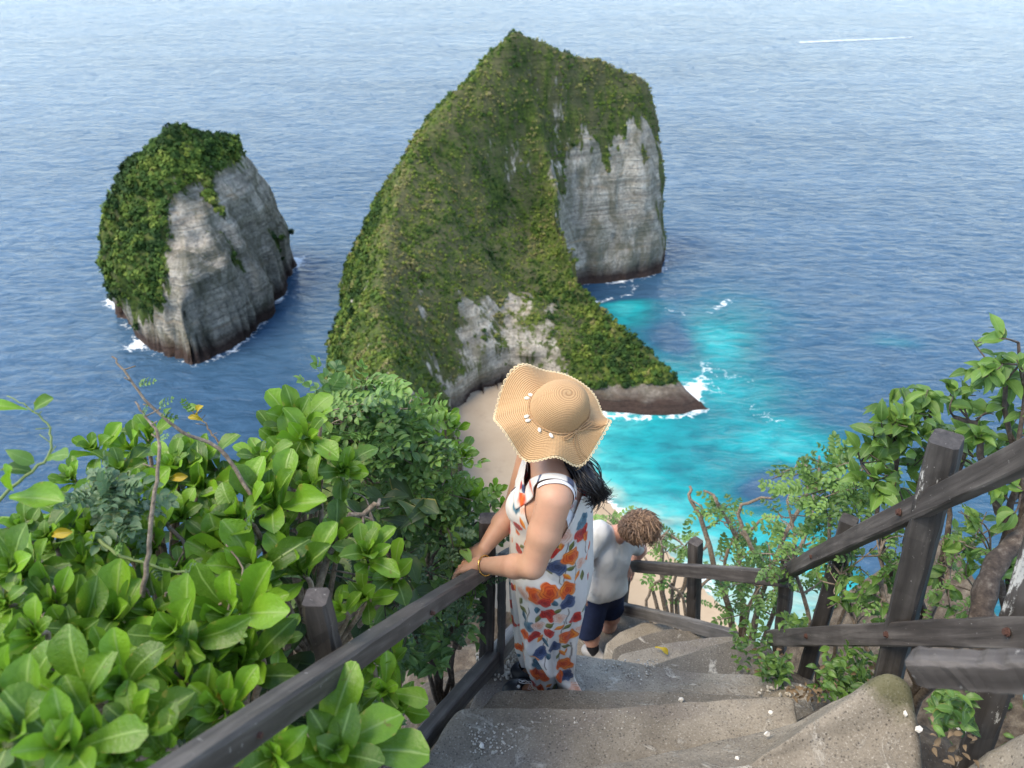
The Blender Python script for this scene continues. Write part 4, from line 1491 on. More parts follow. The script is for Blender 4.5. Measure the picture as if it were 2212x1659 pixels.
m = NT('rose_print_cloth')
ca = m.attr('print', 'Color')
co = m.coord('Object')
m.set(Base_Color=ca, Roughness=0.62, Normal=m.bump(m.math('ADD', m.noise(co, 45, 4, 0.6), m.math('MULTIPLY', m.noise(co, 1400, 1), 0.15)), 0.25, 0.006))
m.b.inputs['Sheen Weight'].default_value = 0.15
m.b.inputs['Specular IOR Level'].default_value = 0.3
CLOTH = m.m
dress = build('dress', flat_v + CAM, grid_faces(NT_, NR, True), CLOTH, woman)
vcolor(dress.data, 'print', colr)
sol = dress.modifiers.new('thick', 'SOLIDIFY')
sol.thickness = 0.0025
sol.offset = 1


def snap(pts, lift, prims=body):
    p = np.array(pts, float)
    for _ in range(5):
        d = sdf_at(prims, p)
        g = np.stack([sdf_at(prims, p + np.eye(3)[k] * .004) - sdf_at(prims, p - np.eye(3)[k] * .004) for k in range(3)], 1)
        g /= np.linalg.norm(g, axis=1)[:, None] + 1e-9
        p = p - g * (d - lift)[:, None]
    return p, g


def ribbon(name, pts, w0, w1, lift, mat, par, n=60, m_=9, thick=0.002):
    """a cloth strap lying on the body"""
    c = spline(pts, n)
    c, g = snap(c, lift)
    for _ in range(3):
        c[1:-1] = (c[:-2] + 2 * c[1:-1] + c[2:]) / 4
    t = np.gradient(c, axis=0)
    t /= np.linalg.norm(t, axis=1)[:, None]
    b = np.cross(g, t)
    b /= np.linalg.norm(b, axis=1)[:, None]
    w = np.interp(np.linspace(0, 1, n), np.linspace(0, 1, len(np.atleast_1d(w0)) if not np.isscalar(w0) else 2), w0 if not np.isscalar(w0) else (w0, w1))
    R_ = [c + b * (w[:, None] * (k / (m_ - 1) - .5)) for k in range(m_)]
    V = np.stack(R_, 1).reshape(-1, 3)
    V, _ = snap(V, lift)
    o = build(name, V + CAM, grid_faces(m_, n), mat, par)
    s_ = o.modifiers.new('thick', 'SOLIDIFY')
    s_.thickness = thick
    s_.offset = 1
    return o, V


def strap_print(o, V, cols, seed):
    r_ = np.random.default_rng(seed)
    c = np.tile(np.array([0.62, 0.585, 0.53]), (len(V), 1))
    n = len(V) // 9
    t = np.repeat(np.linspace(0, 1, n), 9)
    e = np.tile(np.linspace(-1, 1, 9), n)
    for a, b, k in cols:
        q = np.clip(1 - ((t - (a + b) / 2) / ((b - a) / 2)) ** 2, 0, 1) * (1 - 0.5 * np.abs(e + 0.4 * math.sin(a * 30)))
        al = sstep(0.15, 0.3, q)[:, None]
        base, dark, lite = [np.array(x) for x in PAL[k]]
        cc = base + (dark - base) * (0.5 + 0.5 * np.sin(t * 260 + 3 * e))[:, None] * 0.6
        c = c * (1 - al) + cc * al
    vcolor(o.data, 'print', c)


shoulder_top = sh * .60 + neckb * .40 + Z3 * .07
o, V = ribbon('shoulder_strap', [R3(1122, 1085, 2.72), R3(1138, 1055, 2.62), R3(1162, 1037, 2.56), R3(1190, 1031, 2.53), R3(1218, 1046, 2.54), R3(1240, 1069, 2.58), R3(1262, 1098, 2.66)], (.075, .055, .036, .030, .030, .034, .05), 0, .010, CLOTH, woman)
strap_print(o, V, [(0.03, 0.09, 'o'), (0.15, 0.19, 'o'), (0.34, 0.39, 'b'), (0.64, 0.73, 'b'), (0.78, 0.87, 'o'), (0.91, 0.97, 'r')], 1)
o, V = ribbon('shoulder_strap', [R3(1120, 1060, 2.80), R3(1128, 1038, 2.78), R3(1146, 1012, 2.76), R3(1166, 996, 2.78), R3(1190, 990, 2.84)], (.075, .06, .042, .036, .036), 0, .010, CLOTH, woman)
strap_print(o, V, [(0.0, 0.18, 'b'), (0.2, 0.5, 'r'), (0.55, 0.8, 'r')], 2)
o, V = ribbon('shoulder_strap', [R3(1288, 1100, 2.80), R3(1284, 1065, 2.76), R3(1274, 1040, 2.76), R3(1262, 1015, 2.80)], (.075, .05, .036, .034), 0, .012, CLOTH, woman)
strap_print(o, V, [(0.1, 0.5, 'r'), (0.55, 0.9, 'x')], 3)
WHITE = flat('white_cotton', (0.74, 0.73, 0.74), 0.7, 0.3, 0.04)
ribbon('bra_strap', [R3(1160, 1050, 2.53), R3(1182, 1041, 2.51), R3(1206, 1054, 2.52), R3(1230, 1080, 2.56), R3(1243, 1108, 2.61), R3(1244, 1135, 2.68)], (.016, .016, .018, .024, .034, .05), 0, .0055, WHITE, woman)  # white bra strap showing beside the dress strap

# ---- bangle
ba = wri * .90 + elb * .10
bd = (elb - wri) / np.linalg.norm(elb - wri)
b1 = np.cross(bd, Z3)
b1 /= np.linalg.norm(b1)
b2 = np.cross(bd, b1)
a_ = np.linspace(0, 2 * np.pi, 41)
ring = [ba + CAM - Z3 * .002 + (np.cos(q) * b1 + np.sin(q) * b2 + 0.12 * np.cos(q) * bd) * 0.036 for q in a_]
m = NT('gold')
m.set(Base_Color=(0.62, 0.36, 0.10), Metallic=1.0, Roughness=0.25, Normal=m.bump(m.noise(m.coord(), 400, 2), 0.2, 0.002))
bangle = MB().tube(ring, 0.0030, 8).build('bangle', m.m)
tag(bangle, 'thin gold bangle on the wrist resting on the railing', 'bangle')

# ---- hair
m = NT('black_hair')
m.set(Base_Color=(0.006, 0.005, 0.006), Roughness=0.38)
m.b.inputs['Specular IOR Level'].default_value = 0.5
HAIR = m.m
mb = MB()
r_ = np.random.default_rng(8)
guide = [R3(1226, 985, 2.66), R3(1250, 1008, 2.62), R3(1268, 1032, 2.60), R3(1284, 1050, 2.60), R3(1298, 1072, 2.63)]
for k in range(340):
    o1 = r_.normal(size=3) * np.array([.017, .020, .010])
    o2 = o1 * .8 + r_.normal(size=3) * np.array([.007, .006, .005])
    tip_len = r_.uniform(0, 1)
    tip_ = R3(*[(1318, 1073, 2.62), (1300, 1085, 2.62), (1285, 1095, 2.63), (1308, 1062, 2.62), (1276, 1088, 2.63)][k % 5]) * 1.0 + r_.normal(size=3) * .012 - (guide[4] - guide[3]) * .55 * tip_len
    pts = [guide[0] + o1 * .8, guide[1] + o1, guide[2] + o1 * .6 + o2 * .7, guide[3] + o2 * .9, guide[4] * .55 + tip_ * .45 + o2 * .5, tip_]
    c = spline(pts, 14)
    mb.tube(c + CAM, np.linspace(.0024, .0006, 14), 5, cap=False)
mb.build('hair', HAIR, woman)
V, F = sdf_mesh([ell(skull + HTZ * .006 - HF * .010, (.092, .083, .112), hax, .02), cone(skull - HF * .07 - Z3 * .04, guide[1], .055, .036, .03), cone(guide[1], guide[2], .036, .030, .02), cone(guide[2], guide[3], .030, .026, .02)], 0.006)
build('hair_cap', V + CAM, F, HAIR, woman)

# ---- shoes: black foam clogs with white drawings
BLACKF = flat('black_foam', (0.016, 0.018, 0.024), 0.5, 0.4, 0.2)
WHITEP = flat('white_print', (0.78, 0.78, 0.78), 0.6, 0.3, 0.03)


def clog(toe, heel, name_label, deco):
    toe, heel = np.asarray(toe), np.asarray(heel)
    f = toe - heel
    L = np.linalg.norm(f)
    f /= L
    s = np.cross(f, Z3)
    pr = [cone(heel + f * .045, toe - f * .055, .038, .050, .03), cone(heel + f * .05 - Z3 * .012, toe - f * .06 - Z3 * .012, .040, .054, .02), ell(toe - f * .075 + Z3 * .012, (.085, .050, .048), np.stack([f, s, Z3]), .02)]

    def cut(D, g):
        fl = -(g[..., 2] - (toe[2] - .030))
        hole = prim_d(ell(heel + f * .085 + Z3 * .045, (.075, .036, .06), np.stack([f, s, Z3])), g)
        return np.maximum(np.maximum(D, fl), -hole)
    V, F = sdf_mesh(pr, 0.0045, cut)
    V = relax(V, F, 2, .4)
    e = empty('clog', tuple(heel + CAM))
    tag(e, name_label, 'shoe', 'the woman\'s black clogs')
    build('upper', V + CAM, F, BLACKF, e)
    V, F = sdf_mesh([cone(heel + f * .045 - Z3 * .03, toe - f * .055 - Z3 * .03, .043, .055, .01)], 0.005, lambda D, g: np.maximum(D, np.abs(g[..., 2] - (toe[2] - .034)) - .008))
    build('sole', V + CAM, F, BLACKF, e)
    # white outlined doodles on the toe cap
    for (a0, b0, shape) in deco:
        mb = MB()
        for poly in shape:
            q = []
            for x, y in poly:
                p = toe - f * .075 + f * (a0 + x) + s * (b0 + y)
                q.append(p + Z3 * .2)
            q = np.array(q)
            base = [q_ for q_ in pr]
            for _ in range(14):
                q[:, 2] -= np.maximum(sdf_at(base, q) - .0012, -0.01)
            mb.tube(q + CAM, .0017, 5)
        mb.build('printed_mark', WHITEP, e)
    return e


tri = [[(-.018, -.012), (.016, -.010), (.004, .018), (-.018, -.012)], [(-.007, -.005), (.006, -.004), (.001, .007), (-.007, -.005)]]
star = [[(-.008, 0), (.008, 0)], [(0, -.008), (0, .008)], [(-.006, -.006), (.006, .006)], [(-.006, .006), (.006, -.006)]]
dino = [[(-.03, -.006), (-.02, .008), (-.006, .004), (.006, .010), (.02, .004), (.034, .012), (.030, -.006), (.01, -.010), (-.012, -.006), (-.03, -.006)], [(-.016, -.002), (-.008, .002), (0, -.003), (.01, .003), (.02, 0)]]
tn, hn = at_z(1090, 1494, -3.0) - CAM, at_z(1196, 1499, -3.0) - CAM
tf, hf = at_z(1108, 1450, -2.995) - CAM, at_z(1196, 1464, -2.995) - CAM
clog(tn, hn, 'black foam clog with white drawings on the near foot, cut off by the step', [(-.02, .012, dino), (.012, -.014, star), (-.045, -.01, tri)])
clog(tf, hf, 'black foam clog with a white outlined mark on the far foot', [(-.012, .012, tri), (.025, -.005, star[:2])])

# ------------------------------------------------------------------ straw hat
HC = R3(1208, 886, 2.56)
hz = np.array([0.10, -0.36, 0.93])
hz /= np.linalg.norm(hz)
hx_ = np.array([-1.0, 0.0, 0.0])
hx_ -= hz * (hx_ @ hz)
hx_ /= np.linalg.norm(hx_)
hy_ = np.cross(hz, hx_)                                   # towards the viewer
if hy_[1] > 0:
    hy_ = -hy_
NPH = 320
ph = np.linspace(0, 2 * np.pi, NPH, endpoint=False)        # 0 = left in the picture, pi/2 = towards the viewer
cph, sph = np.cos(ph), np.sin(ph)


def gb(c, w):
    d = (ph - math.radians(c) + np.pi) % (2 * np.pi) - np.pi
    return np.exp(-(d / math.radians(w)) ** 2)


R0x, R0y = 0.100, 0.094
R1 = 0.170 + 0.034 * gb(0, 50) + 0.022 * gb(-45, 35) - 0.004 * gb(90, 40) - 0.006 * gb(180, 35) + 0.004 * np.sin(7 * ph)
LIFT = 0.062 * gb(-50, 22) - 0.052 * gb(-14, 18) + 0.026 * gb(20, 15) - 0.036 * gb(52, 16) + 0.020 * gb(84, 14) - 0.040 * gb(118, 17) + 0.060 * gb(160, 17) - 0.02 * gb(205, 25) + 0.010 * gb(250, 25) - 0.022
rows = []
NB = 96
for j in range(NB):
    t = j / (NB - 1)
    rx_ = R0x + (R1 - R0x) * t
    ry_ = R0y + (R1 - R0y) * t
    zz = LIFT * t ** 1.35 * 1.15 - 0.018 * t + 0.0012 * np.abs(np.sin(np.pi * t * 17))
    rows.append(HC + (cph * rx_)[:, None] * hx_ + (sph * ry_)[:, None] * hy_ + zz[:, None] * hz)
brim_edge = rows[-1]
V = np.concatenate(rows)
m = NT('woven_straw')
uvr = m.attr('ring')
weave = m.noise(m.coord('Object'), 700, 2, 0.7)
cross = m.math('SINE', m.math('MULTIPLY', m.attr('turn'), 520.0))
rg = m.math('ABSOLUTE', m.math('SINE', m.math('MULTIPLY', uvr, math.pi)))
c = m.mix(rg, (0.30, 0.165, 0.070), (0.56, 0.36, 0.18))
c = m.mix(m.ramp(weave, [(0.35, 0.5), (0.6, 0.0)]), c, (0.34, 0.19, 0.085))
c = m.mix(m.ramp(weave, [(0.55, 0.0), (0.75, 0.5)]), c, (0.66, 0.47, 0.27))
c = m.mix(m.ramp(m.noise(m.coord(), 14, 3), [(0.4, 0.0), (0.7, 0.25)]), c, (0.44, 0.26, 0.12))
hh = m.math('ADD', m.math('MULTIPLY', rg, 1.0), m.math('ADD', m.math('MULTIPLY', weave, 0.5), m.math('MULTIPLY', cross, 0.18)))
m.set(Base_Color=c, Roughness=0.68, Normal=m.bump(hh, 0.8, 0.0018))
m.b.inputs['Specular IOR Level'].default_value = 0.25
STRAW = m.m
hat = empty('straw_hat', tuple(HC + CAM))
tag(hat, 'wide floppy straw sun hat with wavy brim and shell cord on the woman\'s head', 'hat')
brim = build('brim', V + CAM, grid_faces(NPH, NB, True), STRAW, hat)
vattr(brim.data, 'ring', np.repeat(np.linspace(0, 17, NB), NPH))
vattr(brim.data, 'turn', np.tile(ph / (2 * np.pi), NB) * 1.0)
s_ = brim.modifiers.new('thick', 'SOLIDIFY')
s_.thickness = 0.002
rows = []
NC = 110
HGT = 0.112
for j in range(NC):
    t = j / (NC - 1) * (math.pi / 2) * 0.995
    r_c = math.cos(t) ** 0.62
    zz = HGT * math.sin(t) ** 1.08
    bump_ = 1 + 0.010 * abs(math.sin(j / (NC - 1) * 24 * math.pi))
    skew = 0.012 * math.sin(t) ** 2
    dent = 1 - 0.02 * gb(150, 40) * math.sin(2 * t)
    rows.append(HC + (cph * R0x * r_c * bump_ * dent)[:, None] * hx_ + (sph * R0y * r_c * bump_ * dent)[:, None] * hy_ + zz * hz - hx_ * skew + hy_ * skew * .6)
V = np.concatenate(rows)
crown = build('crown', V + CAM, [tuple(q) for q in grid_faces(NPH, NC, True)] + [tuple(range((NC - 1) * NPH, NC * NPH))], STRAW, hat)
vattr(crown.data, 'ring', np.repeat(np.linspace(0, 24, NC), NPH) + np.tile(ph / (2 * np.pi), NC))
vattr(crown.data, 'turn', np.tile(ph / (2 * np.pi), NC))
# crocheted edge: a chain of little loops
PALE = flat('pale_raffia', (0.66, 0.52, 0.31), 0.7, 0.3, 0.2, 300)
mb = MB()
nl = 92
for k in range(nl):
    i = k / nl * NPH
    i0, i1 = int(i) % NPH, int(i + NPH / nl) % NPH
    im = int(i + NPH / nl / 2) % NPH
    a0, a1 = brim_edge[i0], brim_edge[i1]
    mid = brim_edge[im]
    outw = mid - HC
    outw -= hz * (outw @ hz) * .3
    outw /= np.linalg.norm(outw)
    pts = [a0 - outw * .003, a0 * .85 + a1 * .15 + outw * .006, mid + outw * .0095, a0 * .15 + a1 * .85 + outw * .006, a1 - outw * .003]
    mb.tube(spline(pts, 9) + CAM, .0017, 5, cap=False)
    mb.tube(spline([a0 + outw * .001, mid + outw * .0045 + hz * .0015, a1 + outw * .001], 5) + CAM, .0014, 5, cap=False)
    mb.tube(spline([a0 - outw * .002 + hz * .002, mid - outw * .006 + hz * .002, a1 - outw * .002 + hz * .002], 5) + CAM, .0011, 5, cap=False)
mb.build('crochet_edge', PALE, hat)
CORD = flat('jute_cord', (0.36, 0.22, 0.11), 0.8, 0.2, 0.35, 500)


def on_hat(deg, out_, up):
    a = math.radians(deg)
    return HC + (math.cos(a) * (R0x + out_)) * hx_ + (math.sin(a) * (R0y + out_)) * hy_ + up * hz


mb = MB()
for tw in range(2):
    mb.tube([on_hat(q, .003 + .0012 * math.cos(q * .45 + tw * math.pi), .006 + .0012 * math.sin(q * .45 + tw * math.pi)) + CAM for q in range(0, 361, 3)], .0024, 6, cap=False)
cord = mb.build('cord', CORD, hat)


def brim_pt(deg, t, up=.003):
    a = int(round(deg / 360 * NPH)) % NPH
    rx_ = R0x + (R1[a] - R0x) * t
    ry_ = R0y + (R1[a] - R0y) * t
    return HC + cph[a] * rx_ * hx_ + sph[a] * ry_ * hy_ + (LIFT[a] * t ** 1.35 * 1.15 - .018 * t + up) * hz


mb = MB()
K = 122
kn_ = brim_pt(K, .05, .010)
for pts in ([kn_, brim_pt(K - 14, .12, .014), brim_pt(K - 26, .22, .010), brim_pt(K - 22, .30, .008), brim_pt(K - 8, .14, .012), kn_],
            [kn_, brim_pt(K + 14, .12, .022), brim_pt(K + 28, .26, .030), brim_pt(K + 26, .36, .026), brim_pt(K + 10, .18, .018), kn_],
            [kn_, brim_pt(K + 16, .05, .026), brim_pt(K + 30, .12, .034)],
            [kn_, brim_pt(K + 24, .40, .014), brim_pt(K + 32, .72, .008), brim_pt(K + 34, .95, .006)],
            [kn_, brim_pt(K + 20, .34, .016), brim_pt(K + 28, .66, .010), brim_pt(K + 33, .86, .008)],
            [kn_, brim_pt(K - 4, .35, .006), brim_pt(K - 2, .7, .005), brim_pt(K + 4, 1.0, .004), brim_pt(K + 4, 1.04, -.03), brim_pt(K + 6, 1.06, -.075), brim_pt(K + 2, .98, -.115)],
            [kn_, brim_pt(K - 9, .35, .006), brim_pt(K - 6, .68, .005), brim_pt(K - 2, 1.0, .004), brim_pt(K - 3, 1.02, -.025), brim_pt(K - 7, .98, -.045)]):
    mb.tube(spline(pts, 34) + CAM, .0021, 6)
mb.tube([kn_ - hx_ * .005 + CAM, kn_ + hx_ * .005 + CAM], .0045, 8)
mb.build('bow', CORD, cord)
SHELL = flat('cowrie_shell', (0.70, 0.64, 0.53), 0.35, 0.5, 0.18, 90)
for dg, tt, rot in ((-22, .16, .8), (-30, .10, .2), (18, .17, .4), (26, .20, -.2), (52, .13, 1.3), (74, .17, 1.5)):
    c0 = brim_pt(dg % 360, tt, .006)
    rad = c0 - HC
    rad -= hz * (rad @ hz)
    rad /= np.linalg.norm(rad)
    tg = np.cross(hz, rad)
    ax0 = rad * math.cos(rot * .5) + tg * math.sin(rot * .5)
    ax1 = np.cross(hz, ax0)
    q = iv * 1.0
    body_ = np.array([c0 + ax0 * p[0] * .0135 * (1 - .12 * p[0]) + ax1 * p[1] * .0085 + hz * p[2] * .0062 for p in q])
    sub = MB().add(body_ + CAM, if_).tube([c0 - ax0 * .009 + CAM, on_hat(dg, .003, .006) + CAM], .0009, 5)
    ob = sub.build('shell', SHELL, cord)
    ob.modifiers.new('s', 'SUBSURF').render_levels = 2

# ------------------------------------------------------------------ the man climbing the stairs
man = empty('person', tuple(at_z(1280, 1405, -4.78)))
tag(man, 'man in a light t-shirt and navy shorts climbing with his head bowed', 'person')
mh, mn = R3(1371, 1140, 5.15), R3(1326, 1156, 5.28)
rs_, ls_ = R3(1290, 1150, 5.14), R3(1352, 1174, 5.45)
mc, mhip = R3(1318, 1198, 5.34), R3(1300, 1264, 5.52)
lel, lw = R3(1384, 1186, 5.72), R3(1368, 1214, 5.76)
rel, rw = R3(1262, 1215, 5.18), R3(1258, 1262, 5.18)
rk_, ra_ = R3(1274, 1354, 5.60), R3(1281, 1403, 5.62)
lk_, la_ = R3(1320, 1330, 5.72), R3(1306, 1376, 6.1)
xm = (ls_ - rs_) / np.linalg.norm(ls_ - rs_)
fw = np.array([0.80, -0.28, -0.53])                        # where his face points
fw /= np.linalg.norm(fw)
hs = np.cross(fw, Z3)
hs /= np.linalg.norm(hs)
hu = np.cross(hs, fw)
max_ = np.stack([fw, hs, hu])
mbody = [cone(mhip - xm * .06, mhip + xm * .06, .125, .125, .05), cone(mhip * .5 + mc * .5 - xm * .06, mhip * .5 + mc * .5 + xm * .06, .100, .100, .12), cone(mc - xm * .075, mc + xm * .075, .100, .100, .12),
         cone(rs_ * .85 + mn * .15, ls_ * .85 + mn * .15, .070, .066, .06), cone(mn - (mh - mn) * .2, mh - hu * .06 - fw * .03, .060, .056, .04),
         ell(mh, (.098, .078, .118), max_, .03), ell(mh + fw * .035 - hu * .07, (.058, .05, .05), max_, .03),
         cone(mh + fw * .098 + hu * .01, mh + fw * .125 - hu * .025, .010, .014, .012), ell(mh + fw * .085 - hu * .062, (.015, .026, .010), max_, .01), ell(mh + fw * .072 - hu * .105, (.028, .03, .02), max_, .03),
         cone(ls_, lel, .052, .044, .04), cone(lel, lel * .6 + lw * .4, .043, .042, .02), cone(lel * .6 + lw * .4, lw, .042, .029, .02),
         cone(rs_, rel, .054, .044, .04), cone(rel, rw, .043, .029, .02),
         cone(mhip - xm * .085, rk_, .098, .066, .05), cone(rk_, rk_ * .6 + ra_ * .4, .064, .062, .03), cone(rk_ * .6 + ra_ * .4, ra_, .060, .038, .03),
         cone(mhip + xm * .085, lk_, .098, .066, .05), cone(lk_, lk_ * .6 + la_ * .4, .064, .060, .03), cone(lk_ * .6 + la_ * .4, la_, .060, .038, .03)]
for sg in (-1, 1):
    mbody.append(ell(mh + hs * .080 * sg - fw * .012 - hu * .018, (.020, .011, .033), max_, .008))
mbody += hand(lw, R3(1358, 1232, 5.72), (-.35, -.3, -.6), (-.1, -.3, -1.0), np.cross(R3(1358, 1232, 5.72) - lw, (.2, -1, .1)), -1, 1.1, 0.9)
mbody += hand(rw, rw + np.array([.02, -.02, -.08]), (0, 0, -1), (.3, 0, -.8), (0, 1, 0), 1, 1.1)
V, F = sdf_mesh(mbody, 0.008)
V = relax(V, F, 1, .35)
SKIN2 = skin_material('skin_ruddy', (0.44, 0.24, 0.17), (0.46, 0.20, 0.145))
build('body', V + CAM, F, SKIN2, man)


def shirt_cut(D, g):
    up_ = (mn - mhip) / np.linalg.norm(mn - mhip)
    a = (g - mn) @ up_
    neck = np.linalg.norm(g - mn - a[..., None] * up_, axis=-1)
    out_ = np.maximum(D, a - .25)
    out_ = np.maximum(out_, -((g - mhip) @ up_ + .015))
    ck = mn + (mh - mn) * .28
    nd = (mh - mn) / np.linalg.norm(mh - mn)
    b = (g - ck) @ nd
    out_ = np.maximum(out_, -(np.linalg.norm(g - ck - np.maximum(b, -.03)[..., None] * nd * 0 - b[..., None] * nd, axis=-1) - .070 + 10 * np.maximum(-b - .05, 0)))

    return out_


loose = 0.010
tor = [(p[0], p[1], p[2], p[3] + loose, p[4] + loose, p[5]) for p in mbody[:4]] + [cone(ls_, ls_ * .35 + lel * .65, .072, .066, .04), cone(rs_, rs_ * .4 + rel * .6, .074, .068, .04), cone(mhip - xm * .07 + Z3 * .02, mhip + xm * .07 + Z3 * .02, .148, .148, .06)]
V, F = sdf_mesh(tor, 0.009, shirt_cut)
V = relax(V, F, 2, .4)
V += 0.009 * np.stack([fbm(V * np.array([1, .7, .55]), 15, q, 3) for q in (4, 5, 6)], 1)
m = NT('grey_white_jersey')
co = m.coord('Object')
m.set(Base_Color=m.mix(m.noise(co, 12, 3), (0.44, 0.425, 0.39), (0.52, 0.505, 0.47)), Roughness=0.8, Normal=m.bump(m.math('ADD', m.noise(m.coord('Object', (1, 1, 0.35)), 16, 4), m.math('MULTIPLY', m.noise(co, 900, 1), 0.1)), 0.35, 0.02))
tee = build('t_shirt', V + CAM, F, m.m, man)


def shorts_cut(D, g):
    up_ = (mn - mhip) / np.linalg.norm(mn - mhip)
    top = (g - mhip) @ up_ - .09
    d1 = (rk_ - mhip) / np.linalg.norm(rk_ - mhip)
    d2 = (lk_ - mhip) / np.linalg.norm(lk_ - mhip)
    l1 = np.where(((g - mhip) @ xm) < 0.01, (g - rk_) @ d1 + .03, (g - lk_) @ d2 + .05)
    return np.maximum(np.maximum(D, top), l1)


sh_pr = [cone(mhip - xm * .07, mhip + xm * .07, .142, .142, .05), cone(mhip - xm * .085, rk_ + (rk_ - mhip) * .1, .116, .098, .03), cone(mhip + xm * .085, lk_ + (lk_ - mhip) * .1, .116, .098, .03)]
V, F = sdf_mesh(sh_pr, 0.009, shorts_cut)
V = relax(V, F, 2, .4)
V += 0.004 * np.stack([fbm(V, 13, q, 3) for q in (7, 8, 9)], 1)
build('shorts', V + CAM, F, flat('navy_cloth', (0.010, 0.016, 0.042), 0.85, 0.2, 0.25, 40), man)
# curls of brown hair
m = NT('brown_curls')
tn_ = m.attr('tone')
m.set(Base_Color=m.ramp(tn_, [(0.0, (0.05, 0.028, 0.016)), (0.5, (0.12, 0.068, 0.038)), (1.0, (0.30, 0.19, 0.11))]), Roughness=0.5)
mb = MB()
tones = []
r_ = np.random.default_rng(21)
for k in range(2300):
    while True:
        dv = r_.normal(size=3)
        dv /= np.linalg.norm(dv)
        if dv @ hu > -0.35 + .35 * (dv @ fw) and not (dv @ fw > 0.35 and dv @ hu < 0.25):
            break
    base_p = mh + (dv @ fw) * fw * .100 + (dv @ hs) * hs * .082 + (dv @ hu) * hu * .120
    side_v = np.cross(dv, r_.normal(size=3))
    side_v /= np.linalg.norm(side_v)
    topness = np.clip(dv @ (hu * .7 + fw * .5) + .35, 0.0, 1.0)
    ln = .034 + .055 * topness * r_.uniform(.5, 1.1)
    flow = fw * .8 - hu * .25 * (1 - topness) + r_.normal(size=3) * .45
    flow -= dv * (flow @ dv) * .9
    tt = np.linspace(0, 1, 11)
    wv_ = r_.uniform(5.0, 9.0)
    c = base_p - dv * .002 + np.outer(np.sin(tt * 2.2), dv) * (.009 + .030 * topness) + np.outer(tt, flow) * ln + np.outer(np.sin(tt * wv_ + r_.uniform(0, 6)) * tt, side_v) * .017 * (.3 + topness)
    n0 = mb.n
    mb.tube(c + CAM, np.array([.0034] * 7 + [.003, .0026, .002, .0008]), 5, cap=False)
    tones += [float(np.clip(r_.normal(.46, .2) + .5 * (topness - .45), 0, 1))] * (mb.n - n0)
curls = mb.build('hair', m.m, man)
vattr(curls.data, 'tone', tones)
V, F = sdf_mesh([ell(mh + hu * .014 - fw * .010, (.096, .078, .112), max_, .02)], 0.008, lambda D, g: np.maximum(D, -((g - mh) @ (hu * .75 - fw * .66) + .045)))
hc_ = build('hair_cap', V + CAM, F, m.m, man)
vattr(hc_.data, 'tone', np.full(len(V), .12))
# glasses
GL = flat('black_frame', (0.012, 0.011, 0.011), 0.4)
glasses = empty('glasses', tuple(mh + fw * .1 + CAM))
tag(glasses, 'dark framed glasses on the face of the climbing man', 'glasses')
for sg, nm in ((-1, 'rim'), (1, 'rim')):
    c0 = mh + fw * .112 + hs * .034 * sg + hu * .008
    MB().tube([c0 + CAM + hs * .026 * math.cos(q) + hu * .019 * math.sin(q) for q in np.linspace(0, 2 * math.pi, 19)], .003, 6).build(nm, GL, glasses)
    MB().tube([c0 + hs * .026 * sg + CAM, mh + hs * .092 * sg + fw * .05 + hu * .008 + CAM, mh + hs * .09 * sg - fw * .015 + hu * .004 + CAM], .003, 6).build('temple', GL, glasses)
# socks and shoes
SOCK = flat('black_sock', (0.012, 0.012, 0.014), 0.9, 0.1)
SHOE = flat('pale_shoe', (0.24, 0.23, 0.22), 0.7, 0.3, 0.2)
for kn_, an_, lb in ((rk_, ra_, 'pale trainer with black sock on the leading foot of the climbing man'), (lk_, la_, 'pale trainer on the trailing foot of the climbing man')):
    e = empty('trainer', tuple(an_ + CAM - Z3 * .07))
    tag(e, lb, 'shoe', 'the man\'s trainers')
    ax = (kn_ - an_) / np.linalg.norm(kn_ - an_)
    V, F = sdf_mesh([cone(an_ + ax * .10, an_ - ax * .02, .049, .045, .02)], .008)
    build('sock', V + CAM, F, SOCK, e)
    tdir = np.array([.75, -.6, 0])
    V, F = sdf_mesh([cone(an_ - Z3 * .045 - tdir * .05, an_ - Z3 * .05 + tdir * .14, .046, .042, .03), ell(an_ - Z3 * .02, (.06, .05, .045), None, .03)], .008, lambda D, g: np.maximum(D, -(g[..., 2] - an_[2] + .085)))
    build('upper', relax(V, F, 2, .4) + CAM, F, SHOE, e)

